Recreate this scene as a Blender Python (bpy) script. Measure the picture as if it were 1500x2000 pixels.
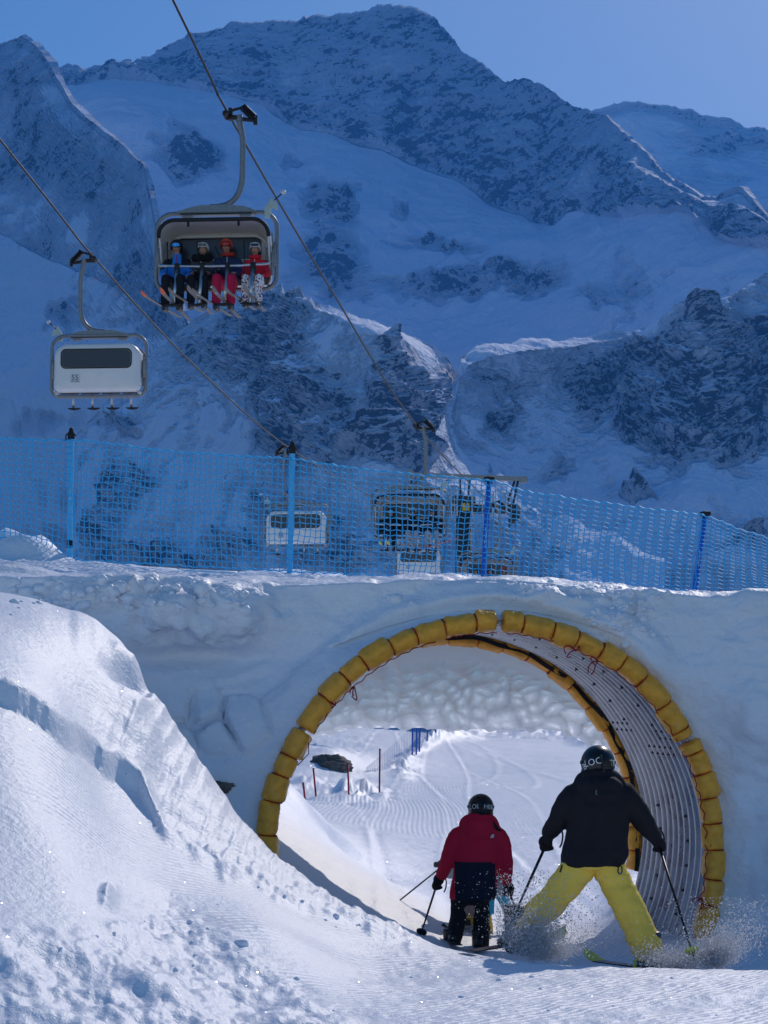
import bpy, math, random
import numpy as np
from math import radians as R, sin, cos, pi
from mathutils import Vector, Matrix

for o in list(bpy.data.objects):
    bpy.data.objects.remove(o, do_unlink=True)
SC = bpy.context.scene
COL = SC.collection

# ------------------------------------------------------------------ camera, sky, sun, exposure
F = 70.0 / 36.0 * 2000.0                    # focal length in pixels of the 1500 x 2000 photograph
PITCH = math.atan(476.0 / F)                # horizon sits at row 1476
cam_d = bpy.data.cameras.new('camera'); cam = bpy.data.objects.new('camera', cam_d); COL.objects.link(cam)
cam_d.sensor_fit = 'VERTICAL'; cam_d.sensor_height = 36.0; cam_d.sensor_width = 27.0; cam_d.lens = 70.0
cam_d.clip_start = 0.1; cam_d.clip_end = 30000.0
cam.location = (0, 0, 0); cam.rotation_euler = (R(90) + PITCH, 0, 0)
SC.camera = cam

SUN_EL, SUN_AZ = R(36.0), R(25.0)           # azimuth to the right of the viewing direction (+Y)
w = bpy.data.worlds.new('World'); SC.world = w; w.use_nodes = True
nt = w.node_tree; bg = nt.nodes['Background']
sky = nt.nodes.new('ShaderNodeTexSky'); sky.sky_type = 'NISHITA'; sky.sun_disc = False
sky.sun_elevation = SUN_EL; sky.sun_rotation = SUN_AZ
sky.altitude = 2600; sky.air_density = 1.0; sky.dust_density = 2.4; sky.ozone_density = 1.0
hs = nt.nodes.new('ShaderNodeHueSaturation'); hs.inputs['Saturation'].default_value = 1.32; hs.inputs['Hue'].default_value = 0.498
nt.links.new(sky.outputs[0], hs.inputs['Color']); nt.links.new(hs.outputs[0], bg.inputs[0]); bg.inputs[1].default_value = 0.118
sl = bpy.data.lights.new('sun', 'SUN'); sl.energy = 2.75; sl.angle = R(0.53); sl.color = (1.0, 0.92, 0.86)
so = bpy.data.objects.new('sun', sl); COL.objects.link(so)
SUN_DIR = Vector((sin(SUN_AZ) * cos(SUN_EL), cos(SUN_AZ) * cos(SUN_EL), sin(SUN_EL)))
so.rotation_euler = SUN_DIR.to_track_quat('Z', 'Y').to_euler()
vs = SC.view_settings
SC.display_settings.display_device = 'sRGB'
vs.view_transform = 'Standard'; vs.look = 'None'; vs.gamma = 1.0; vs.exposure = 0.0; vs.use_curve_mapping = False
SC.render.engine = 'CYCLES'
SC.cycles.use_denoising = True
SC.cycles.max_bounces = 7; SC.cycles.diffuse_bounces = 5; SC.cycles.glossy_bounces = 3
SC.cycles.transmission_bounces = 4; SC.cycles.transparent_max_bounces = 8; SC.cycles.volume_bounces = 1

# ------------------------------------------------------------------ projection helpers
CP, SP = cos(PITCH), sin(PITCH)
def P(px, py, Y):
    """world point at depth Y (metres along +Y) whose place in the photograph is (px, py)"""
    px, py, Y = np.asarray(px, float), np.asarray(py, float), np.asarray(Y, float)
    cx, cy = (px - 750) / F, (1000 - py) / F
    dy = CP - cy * SP; dz = SP + cy * CP
    k = Y / dy
    return np.stack(np.broadcast_arrays(cx * k, Y, dz * k), -1)
def V(px, py, Y):
    return Vector(P(px, py, Y))
def proj(p):
    """world -> photograph pixels (used to place modelled detail)"""
    x, y, z = p[..., 0], p[..., 1], p[..., 2]
    d = y * CP + z * SP; u = -y * SP + z * CP
    return 750 + F * x / d, 1000 - F * u / d

# ------------------------------------------------------------------ numpy noise
def _hash(ix, iy, iz, seed):
    h = (ix.astype(np.int64) * 374761393 + iy.astype(np.int64) * 668265263 + iz.astype(np.int64) * 2147483647 + seed * 1274126177) & 0xFFFFFFFF
    h = ((h ^ (h >> 13)) * 1274126177) & 0xFFFFFFFF
    h = (h ^ (h >> 16)) & 0xFFFFFFFF
    h = (h * 2246822519) & 0xFFFFFFFF
    return ((h ^ (h >> 15)) & 0xFFFF) / 65535.0
def vnoise(p, seed=0):
    """value noise, -1..1, p (...,3)"""
    i = np.floor(p).astype(np.int64); f = p - i
    f = f * f * f * (f * (f * 6 - 15) + 10)
    out = 0
    for dx in (0, 1):
        wx = f[..., 0] if dx else 1 - f[..., 0]
        for dy in (0, 1):
            wy = f[..., 1] if dy else 1 - f[..., 1]
            for dz in (0, 1):
                wz = f[..., 2] if dz else 1 - f[..., 2]
                out = out + wx * wy * wz * _hash(i[..., 0] + dx, i[..., 1] + dy, i[..., 2] + dz, seed)
    return out * 2 - 1
def fbm(p, octv=5, seed=0, gain=0.5, lac=2.03, ridged=False):
    a, s, tot = 1.0, 0, 0
    q = np.array(p, float)
    for k in range(octv):
        n = vnoise(q, seed + k * 17)
        if ridged: n = 1 - 2 * np.abs(n)
        s = s + a * n; tot += a; a *= gain
        q = q * lac + 11.3
    return s / tot
def worley(p, seed=0):
    """distance to nearest and second nearest jittered point (2-D, p (...,2))"""
    i = np.floor(p).astype(np.int64)
    d1 = np.full(p.shape[:-1], 9.0); d2 = d1.copy()
    for dx in (-1, 0, 1):
        for dy in (-1, 0, 1):
            cx, cy = i[..., 0] + dx, i[..., 1] + dy
            zx = cx + _hash(cx, cy, cx * 0 + 1, seed); zy = cy + _hash(cx, cy, cx * 0 + 2, seed)
            d = np.hypot(zx - p[..., 0], zy - p[..., 1])
            d2 = np.minimum(d2, np.maximum(d, d1)); d1 = np.minimum(d1, d)
    return d1, d2
def sstep(a, b, x):
    t = np.clip((x - a) / (b - a), 0, 1)
    return t * t * (3 - 2 * t)
def blob(px, py, cx, cy, rx, ry):
    return np.exp(-(((px - cx) / rx) ** 2 + ((py - cy) / ry) ** 2))

# ------------------------------------------------------------------ mesh helpers
def make_mesh(name, verts, faces, mats=(), smooth=True, matidx=None):
    me = bpy.data.meshes.new(name)
    verts = np.asarray(verts, np.float32)
    if isinstance(faces, np.ndarray):
        n, k = faces.shape
        me.vertices.add(len(verts)); me.vertices.foreach_set('co', verts.ravel())
        me.loops.add(n * k); me.loops.foreach_set('vertex_index', faces.astype(np.int32).ravel())
        me.polygons.add(n); me.polygons.foreach_set('loop_start', np.arange(0, n * k, k, dtype=np.int32))
        me.update(calc_edges=True)
    else:
        me.from_pydata([tuple(map(float, v)) for v in verts], [], faces)
    for m in (mats if isinstance(mats, (list, tuple)) else [mats]): me.materials.append(m)
    if matidx is not None: me.polygons.foreach_set('material_index', np.asarray(matidx, np.int32))
    me.polygons.foreach_set('use_smooth', [bool(smooth)] * len(me.polygons))
    me.validate(); me.update()
    return me
def link(name, me, parent=None, loc=None):
    o = bpy.data.objects.new(name, me); COL.objects.link(o)
    if parent is not None: o.parent = parent
    if loc is not None: o.location = loc
    return o
def tag(o, label, cat, group=None):
    o['label'] = label; o['category'] = cat
    if group: o['group'] = group
    return o
def kind(o, k):
    o['kind'] = k; return o
def empty(name, loc=(0, 0, 0), rot=(0, 0, 0)):
    o = bpy.data.objects.new(name, None); COL.objects.link(o); o.location = loc; o.rotation_euler = rot
    o.empty_display_size = 0.1
    return o
def grid_faces(nr, nc, wrap_c=False, wrap_r=False):
    r = np.arange(nr if wrap_r else nr - 1); c = np.arange(nc if wrap_c else nc - 1)
    rr, cc = np.meshgrid(r, c, indexing='ij')
    a = rr * nc + cc; b = rr * nc + (cc + 1) % nc
    r2 = (rr + 1) % nr
    return np.stack([a, b, r2 * nc + (cc + 1) % nc, r2 * nc + cc], -1).reshape(-1, 4)
def grid_normals(p):
    du = np.gradient(p, axis=1); dv = np.gradient(p, axis=0)
    n = np.cross(du, dv); n /= np.linalg.norm(n, axis=-1, keepdims=True) + 1e-12
    return n
def set_attr(me, name, vals):
    a = me.attributes.new(name, 'FLOAT', 'POINT'); a.data.foreach_set('value', np.asarray(vals, np.float32).ravel())

class MB:
    """collects small shapes into one mesh"""
    def __init__(s): s.v = []; s.f = []; s.m = []; s.mi = 0
    def add(s, vs_, fs_):
        b = len(s.v); s.v += [tuple(map(float, q)) for q in vs_]; s.f += [tuple(b + i for i in f) for f in fs_]; s.m += [s.mi] * len(fs_)
        return s
    def box(s, c, d, rot=None, bev=0.0):
        x, y, z = [k / 2 for k in d]
        if bev <= 0:
            vs_ = [(sx * x, sy * y, sz * z) for sx in (-1, 1) for sy in (-1, 1) for sz in (-1, 1)]
            fs_ = [(0, 1, 3, 2), (4, 6, 7, 5), (0, 4, 5, 1), (2, 3, 7, 6), (0, 2, 6, 4), (1, 5, 7, 3)]
        else:
            b = min(bev, x * .9, y * .9, z * .9); vs_ = []; ix = {}
            for sx in (-1, 1):
                for sy in (-1, 1):
                    for sz in (-1, 1):
                        for a in range(3):
                            ix[(sx, sy, sz, a)] = len(vs_)
                            e = [x - b, y - b, z - b]; e[a] += b
                            vs_.append((sx * e[0], sy * e[1], sz * e[2]))
            fs_ = []
            S = (-1, 1)
            for a in range(3):
                u, w_ = [(1, 2), (0, 2), (0, 1)][a]
                for sa in S:
                    q = []
                    for su, sw in ((-1, -1), (1, -1), (1, 1), (-1, 1)):
                        k = [0, 0, 0]; k[a] = sa; k[u] = su; k[w_] = sw; q.append(ix[(*k, a)])
                    fs_.append(q)
                for su in S:                                # edges running along axis a
                    for sw in S:
                        k1 = [0, 0, 0]; k1[a] = -1; k1[u] = su; k1[w_] = sw; k2 = list(k1); k2[a] = 1
                        fs_.append((ix[(*k1, u)], ix[(*k1, w_)], ix[(*k2, w_)], ix[(*k2, u)]))
            for sx in S:
                for sy in S:
                    for sz in S: fs_.append(tuple(ix[(sx, sy, sz, a)] for a in range(3)))
        M = rot if rot is not None else Matrix.Identity(3)
        return s.add([Vector(c) + M @ Vector(q) for q in vs_], fs_)
    def tube(s, pts, rad, n=10, cap=True, closed=False, flat=None, up=None):
        """tube through pts with radius (number or list); flat = ratio of second axis"""
        pts = [Vector(p) for p in pts]; N = len(pts)
        rad = [rad] * N if not hasattr(rad, '__len__') else rad
        vs_ = []; prev = None
        for i, p in enumerate(pts):
            if closed: t = pts[(i + 1) % N] - pts[i - 1]
            else: t = pts[min(i + 1, N - 1)] - pts[max(i - 1, 0)]
            t.normalize()
            if prev is None:
                a = Vector(up) if up is not None else (Vector((0, 0, 1)) if abs(t.z) < 0.9 else Vector((1, 0, 0)))
            else: a = prev
            a = (a - t * a.dot(t)).normalized(); prev = a; b = t.cross(a)
            fl = 1 if flat is None else flat
            for k in range(n):
                an = 2 * pi * k / n
                vs_.append(p + a * (rad[i] * cos(an)) + b * (rad[i] * fl * sin(an)))
        fs_ = []
        for i in range(N if closed else N - 1):
            j = (i + 1) % N
            for k in range(n): fs_.append((i * n + k, i * n + (k + 1) % n, j * n + (k + 1) % n, j * n + k))
        if cap and not closed:
            fs_.append(tuple(range(n))[::-1]); fs_.append(tuple((N - 1) * n + k for k in range(n)))
        return s.add(vs_, fs_)
    def stack(s, rings, n=20, cap=True):
        """rings: (centre, axis_a, axis_b) elliptical cross sections, lofted in order"""
        vs_ = []
        for c, a, b in rings:
            c, a, b = Vector(c), Vector(a), Vector(b)
            for k in range(n):
                an = 2 * pi * k / n; vs_.append(c + a * cos(an) + b * sin(an))
        fs_ = []
        for i in range(len(rings) - 1):
            for k in range(n): fs_.append((i * n + k, i * n + (k + 1) % n, (i + 1) * n + (k + 1) % n, (i + 1) * n + k))
        if cap:
            fs_.append(tuple(range(n))[::-1]); fs_.append(tuple((len(rings) - 1) * n + k for k in range(n)))
        return s.add(vs_, fs_)
    def ball(s, c, r, nu=16, nv=10, rot=None, z0=-1.0, z1=1.0):
        r = (r, r, r) if not hasattr(r, '__len__') else r
        M = rot if rot is not None else Matrix.Identity(3); c = Vector(c)
        rings = []; a0, a1 = math.asin(z0), math.asin(z1)
        for i in range(nv + 1):
            t = a0 + (a1 - a0) * i / nv; q = max(cos(t), 1e-3)
            rings.append((c + M @ Vector((0, 0, r[2] * sin(t))), M @ Vector((r[0] * q, 0, 0)), M @ Vector((0, r[1] * q, 0))))
        return s.stack(rings, nu)
    def prism(s, poly, y0, y1, M=None):
        """polygon in local (x, z) extruded from y0 to y1"""
        n = len(poly)
        vs_ = [(x, y0, z) for x, z in poly] + [(x, y1, z) for x, z in poly]
        fs_ = [tuple(range(n)), tuple(range(2 * n - 1, n - 1, -1))] + [(i, i + n, (i + 1) % n + n, (i + 1) % n) for i in range(n)]
        if M is not None: vs_ = [M @ Vector(q) for q in vs_]
        return s.add(vs_, fs_)
    def build(s, name, mats, parent=None, loc=None, smooth=True, auto=None):
        me = make_mesh(name, s.v, s.f, mats, smooth, s.m)
        if auto is not None: me.set_sharp_from_angle(angle=R(auto))
        return link(name, me, parent, loc)
    def mesh(s, name, mats, smooth=True, auto=None):
        me = make_mesh(name, s.v, s.f, mats, smooth, s.m)
        if auto is not None: me.set_sharp_from_angle(angle=R(auto))
        return me

def spline(pts, n=8):
    """Catmull-Rom through points"""
    p = [Vector(q) for q in pts]; out = []
    for i in range(len(p) - 1):
        a = p[i - 1] if i else p[0] * 2 - p[1]; b, c = p[i], p[i + 1]; d = p[i + 2] if i + 2 < len(p) else p[-1] * 2 - p[-2]
        for k in range(n):
            t = k / n
            out.append(0.5 * ((2 * b) + (c - a) * t + (2 * a - 5 * b + 4 * c - d) * t * t + (3 * b - a - 3 * c + d) * t ** 3))
    out.append(p[-1]); return out

def fuse(mb, name, mats, voxel=0.02, smooth=6, wrinkle=0.0, wscale=9.0, seed=0, stretch=(1, 1, 1), matfn=None, parent=None, loc=None, post=None):
    """voxel-fuse overlapping shapes into one continuous skin, then crease it"""
    me = make_mesh(name + '_t', mb.v, mb.f, [], True)
    o = link(name + '_t', me)
    m = o.modifiers.new('r', 'REMESH'); m.mode = 'VOXEL'; m.voxel_size = voxel; m.use_smooth_shade = True
    if smooth:
        s_ = o.modifiers.new('s', 'SMOOTH'); s_.iterations = smooth; s_.factor = 0.5
    dg = bpy.context.evaluated_depsgraph_get()
    me2 = bpy.data.meshes.new_from_object(o.evaluated_get(dg))
    bpy.data.objects.remove(o, do_unlink=True); bpy.data.meshes.remove(me)
    nv = len(me2.vertices); co = np.empty(nv * 3, np.float32); me2.vertices.foreach_get('co', co); co = co.reshape(-1, 3).astype(float)
    if wrinkle > 0:
        no = np.empty(nv * 3, np.float32); me2.vertex_normals.foreach_get('vector', no); no = no.reshape(-1, 3)
        q = co * wscale * np.asarray(stretch)
        q = q + 0.6 * np.stack([vnoise(q * .7, seed + 5), vnoise(q * .7, seed + 6), vnoise(q * .7, seed + 7)], -1)
        d = fbm(q, 3, seed, ridged=True) * 0.7 + fbm(q * 0.4, 2, seed + 3) * 0.8
        co = co + no * (d * wrinkle)[:, None]
    if post is not None: co = post(co)
    me2.vertices.foreach_set('co', co.astype(np.float32).ravel())
    me2.materials.clear()
    for q in (mats if isinstance(mats, (list, tuple)) else [mats]): me2.materials.append(q)
    if matfn is not None:
        nf = len(me2.polygons); ce = np.empty(nf * 3, np.float32); me2.polygons.foreach_get('center', ce)
        me2.polygons.foreach_set('material_index', matfn(ce.reshape(-1, 3)).astype(np.int32))
    me2.polygons.foreach_set('use_smooth', [True] * len(me2.polygons)); me2.name = name; me2.update()
    return link(name, me2, parent, loc)

# ------------------------------------------------------------------ materials
def mat(name, col, rough=0.6, metal=0.0, spec=0.4, noise=0.0, nscale=20.0, bump=0.0, bscale=60.0, sss=0.0, sheen=0.0, alpha=None, emit=None, trans=0.0, coat=0.0):
    m = bpy.data.materials.new(name); m.use_nodes = True; n = m.node_tree; b = n.nodes['Principled BSDF']
    b.inputs['Base Color'].default_value = (*col, 1); b.inputs['Roughness'].default_value = rough
    b.inputs['Metallic'].default_value = metal; b.inputs['Specular IOR Level'].default_value = spec
    if sheen: b.inputs['Sheen Weight'].default_value = sheen
    if coat: b.inputs['Coat Weight'].default_value = coat; b.inputs['Coat Roughness'].default_value = 0.15
    if trans: b.inputs['Transmission Weight'].default_value = trans
    if sss:
        b.inputs['Subsurface Weight'].default_value = sss; b.inputs['Subsurface Radius'].default_value = (1, .9, .8); b.inputs['Subsurface Scale'].default_value = 0.02
    tc = n.nodes.new('ShaderNodeTexCoord')
    if noise:
        t = n.nodes.new('ShaderNodeTexNoise'); t.inputs['Scale'].default_value = nscale; t.inputs['Detail'].default_value = 5
        n.links.new(tc.outputs['Object'], t.inputs['Vector'])
        r = n.nodes.new('ShaderNodeMapRange'); r.inputs['From Min'].default_value = .3; r.inputs['From Max'].default_value = .7
        r.inputs['To Min'].default_value = 1 - noise; r.inputs['To Max'].default_value = 1 + noise
        n.links.new(t.outputs['Fac'], r.inputs['Value'])
        mx = n.nodes.new('ShaderNodeVectorMath'); mx.operation = 'SCALE'; mx.inputs[0].default_value = col
        n.links.new(r.outputs[0], mx.inputs['Scale']); n.links.new(mx.outputs[0], b.inputs['Base Color'])
        r2 = n.nodes.new('ShaderNodeMapRange'); r2.inputs['From Min'].default_value = .3; r2.inputs['From Max'].default_value = .7
        r2.inputs['To Min'].default_value = max(rough - .12, .05); r2.inputs['To Max'].default_value = min(rough + .12, 1)
        n.links.new(t.outputs['Fac'], r2.inputs['Value']); n.links.new(r2.outputs[0], b.inputs['Roughness'])
    if bump:
        t = n.nodes.new('ShaderNodeTexNoise'); t.inputs['Scale'].default_value = bscale; t.inputs['Detail'].default_value = 4
        n.links.new(tc.outputs['Object'], t.inputs['Vector'])
        bm_ = n.nodes.new('ShaderNodeBump'); bm_.inputs['Strength'].default_value = 1; bm_.inputs['Distance'].default_value = bump
        n.links.new(t.outputs['Fac'], bm_.inputs['Height']); n.links.new(bm_.outputs[0], b.inputs['Normal'])
    return m

SNOW_COL = (0.86, 0.885, 0.95)
def snow_mat(name, layers, col=SNOW_COL, rough=0.48, sss=0.0, groove=None, sparkle=False):
    """layers: (scale, height in m, detail) bump noises; groove: list of attribute driven grooves (attr, period m, depth m)"""
    m = bpy.data.materials.new(name); m.use_nodes = True; n = m.node_tree; b = n.nodes['Principled BSDF']
    b.inputs['Base Color'].default_value = (*col, 1); b.inputs['Roughness'].default_value = rough
    b.inputs['Specular IOR Level'].default_value = 0.4
    if sss:
        b.inputs['Subsurface Weight'].default_value = sss; b.inputs['Subsurface Radius'].default_value = (.75, .9, 1); b.inputs['Subsurface Scale'].default_value = 0.35
    tc = n.nodes.new('ShaderNodeTexCoord'); h = None
    def addh(x):
        nonlocal h
        if h is None: h = x; return
        a = n.nodes.new('ShaderNodeMath'); a.operation = 'ADD'; n.links.new(h, a.inputs[0]); n.links.new(x, a.inputs[1]); h = a.outputs[0]
    def mul(x, v):
        a = n.nodes.new('ShaderNodeMath'); a.operation = 'MULTIPLY'; n.links.new(x, a.inputs[0])
        if isinstance(v, float): a.inputs[1].default_value = v
        else: n.links.new(v, a.inputs[1])
        return a.outputs[0]
    for sc_, hh, det in layers:
        t = n.nodes.new('ShaderNodeTexNoise'); t.inputs['Scale'].default_value = sc_; t.inputs['Detail'].default_value = det
        n.links.new(tc.outputs['Object'], t.inputs['Vector']); addh(mul(t.outputs['Fac'], float(hh)))
    for (at, depth, mask) in (groove or []):
        a = n.nodes.new('ShaderNodeAttribute'); a.attribute_name = at
        s_ = n.nodes.new('ShaderNodeMath'); s_.operation = 'SINE'; n.links.new(a.outputs['Fac'], s_.inputs[0])
        mk = n.nodes.new('ShaderNodeAttribute'); mk.attribute_name = mask
        addh(mul(mul(s_.outputs[0], float(depth)), mk.outputs['Fac']))
    bm_ = n.nodes.new('ShaderNodeBump'); bm_.inputs['Strength'].default_value = 1; bm_.inputs['Distance'].default_value = 1.0
    n.links.new(h, bm_.inputs['Height']); n.links.new(bm_.outputs[0], b.inputs['Normal'])
    if sparkle:                                     # single crystals that face the sun: tiny glossy facets
        vo = n.nodes.new('ShaderNodeTexVoronoi'); vo.inputs['Scale'].default_value = 55; n.links.new(tc.outputs['Object'], vo.inputs['Vector'])
        gt = n.nodes.new('ShaderNodeMath'); gt.operation = 'GREATER_THAN'; gt.inputs[1].default_value = 0.975
        sx = n.nodes.new('ShaderNodeSeparateColor'); n.links.new(vo.outputs['Color'], sx.inputs[0]); n.links.new(sx.outputs[0], gt.inputs[0])
        lt = n.nodes.new('ShaderNodeMath'); lt.operation = 'LESS_THAN'; lt.inputs[1].default_value = 0.22; n.links.new(vo.outputs['Distance'], lt.inputs[0])
        mk = mul(gt.outputs[0], lt.outputs[0])
        gl = n.nodes.new('ShaderNodeBsdfGlossy'); gl.inputs['Roughness'].default_value = 0.22; gl.inputs['Color'].default_value = (.95, .95, 1, 1)
        ge = n.nodes.new('ShaderNodeNewGeometry'); cs = n.nodes.new('ShaderNodeVectorMath'); cs.operation = 'SUBTRACT'; cs.inputs[1].default_value = (.5, .5, .5)
        n.links.new(vo.outputs['Color'], cs.inputs[0])
        sc2 = n.nodes.new('ShaderNodeVectorMath'); sc2.operation = 'SCALE'; sc2.inputs['Scale'].default_value = 1.1; n.links.new(cs.outputs[0], sc2.inputs[0])
        ad = n.nodes.new('ShaderNodeVectorMath'); ad.operation = 'ADD'; n.links.new(ge.outputs['Normal'], ad.inputs[0]); n.links.new(sc2.outputs[0], ad.inputs[1])
        nm = n.nodes.new('ShaderNodeVectorMath'); nm.operation = 'NORMALIZE'; n.links.new(ad.outputs[0], nm.inputs[0]); n.links.new(nm.outputs[0], gl.inputs['Normal'])
        mxs = n.nodes.new('ShaderNodeMixShader'); n.links.new(mk, mxs.inputs[0]); n.links.new(b.outputs[0], mxs.inputs[1]); n.links.new(gl.outputs[0], mxs.inputs[2])
        n.links.new(mxs.outputs[0], n.nodes['Material Output'].inputs['Surface'])
    return m

def mountain_mat(name, sc=1.0):
    m = bpy.data.materials.new(name); m.use_nodes = True; n = m.node_tree; b = n.nodes['Principled BSDF']
    b.inputs['Roughness'].default_value = 0.75; b.inputs['Specular IOR Level'].default_value = 0.15
    tc = n.nodes.new('ShaderNodeTexCoord'); at = n.nodes.new('ShaderNodeAttribute'); at.attribute_name = 'rock'
    def noise(s, d, stretch=None, rough=.6):
        t = n.nodes.new('ShaderNodeTexNoise'); t.inputs['Scale'].default_value = s; t.inputs['Detail'].default_value = d; t.inputs['Roughness'].default_value = rough
        if stretch:
            mp = n.nodes.new('ShaderNodeMapping'); mp.inputs['Scale'].default_value = stretch; mp.inputs['Rotation'].default_value = (0, R(25), 0)
            n.links.new(tc.outputs['Object'], mp.inputs['Vector']); n.links.new(mp.outputs[0], t.inputs['Vector'])
        else: n.links.new(tc.outputs['Object'], t.inputs['Vector'])
        return t.outputs['Fac']
    def math_(op, a, c):
        q = n.nodes.new('ShaderNodeMath'); q.operation = op
        for i, x in enumerate((a, c)):
            if isinstance(x, (int, float)): q.inputs[i].default_value = x
            else: n.links.new(x, q.inputs[i])
        return q.outputs[0]
    n1 = noise(.030 / sc, 8, (1, .8, 1.5), .72); n2 = noise(.13 / sc, 5, (1, 1, 2.0), .7)
    v = math_('ADD', at.outputs['Fac'], math_('ADD', math_('MULTIPLY', math_('SUBTRACT', n1, .5), 2.3), math_('MULTIPLY', math_('SUBTRACT', n2, .5), 1.5)))
    wv = n.nodes.new('ShaderNodeTexWave'); wv.wave_type = 'BANDS'; wv.bands_direction = 'Z'; wv.inputs['Scale'].default_value = .014 / sc; wv.inputs['Distortion'].default_value = 14; wv.inputs['Detail'].default_value = 5; wv.inputs['Detail Scale'].default_value = 1.6; wv.inputs['Detail Roughness'].default_value = .65
    mpw = n.nodes.new('ShaderNodeMapping'); mpw.inputs['Rotation'].default_value = (0, R(28), 0); n.links.new(tc.outputs['Object'], mpw.inputs['Vector']); n.links.new(mpw.outputs[0], wv.inputs['Vector'])
    v = math_('ADD', v, math_('MULTIPLY', math_('SUBTRACT', wv.outputs['Fac'], .5), .26))
    mr = n.nodes.new('ShaderNodeMapRange'); mr.interpolation_type = 'SMOOTHSTEP'
    mr.inputs['From Min'].default_value = .46; mr.inputs['From Max'].default_value = .53; n.links.new(v, mr.inputs['Value'])
    rc = n.nodes.new('ShaderNodeMix'); rc.data_type = 'RGBA'
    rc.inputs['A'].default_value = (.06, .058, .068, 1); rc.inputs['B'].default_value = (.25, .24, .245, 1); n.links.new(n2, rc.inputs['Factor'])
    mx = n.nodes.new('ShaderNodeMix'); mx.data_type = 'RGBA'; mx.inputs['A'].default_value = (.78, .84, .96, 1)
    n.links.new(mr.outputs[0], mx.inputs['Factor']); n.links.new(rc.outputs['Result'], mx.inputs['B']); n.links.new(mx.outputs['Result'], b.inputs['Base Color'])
    hh = math_('ADD', math_('MULTIPLY', n1, 44.0 * sc), math_('MULTIPLY', n2, 15.0 * sc))
    hh = math_('ADD', hh, math_('MULTIPLY', wv.outputs['Fac'], 12.0 * sc))
    hh = math_('MULTIPLY', hh, math_('MAXIMUM', math_('ADD', math_('MULTIPLY', at.outputs['Fac'], 1.1), .35), .07))
    bm_ = n.nodes.new('ShaderNodeBump'); bm_.inputs['Strength'].default_value = .9; bm_.inputs['Distance'].default_value = 1
    n.links.new(hh, bm_.inputs['Height']); n.links.new(bm_.outputs[0], b.inputs['Normal'])
    return m

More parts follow.
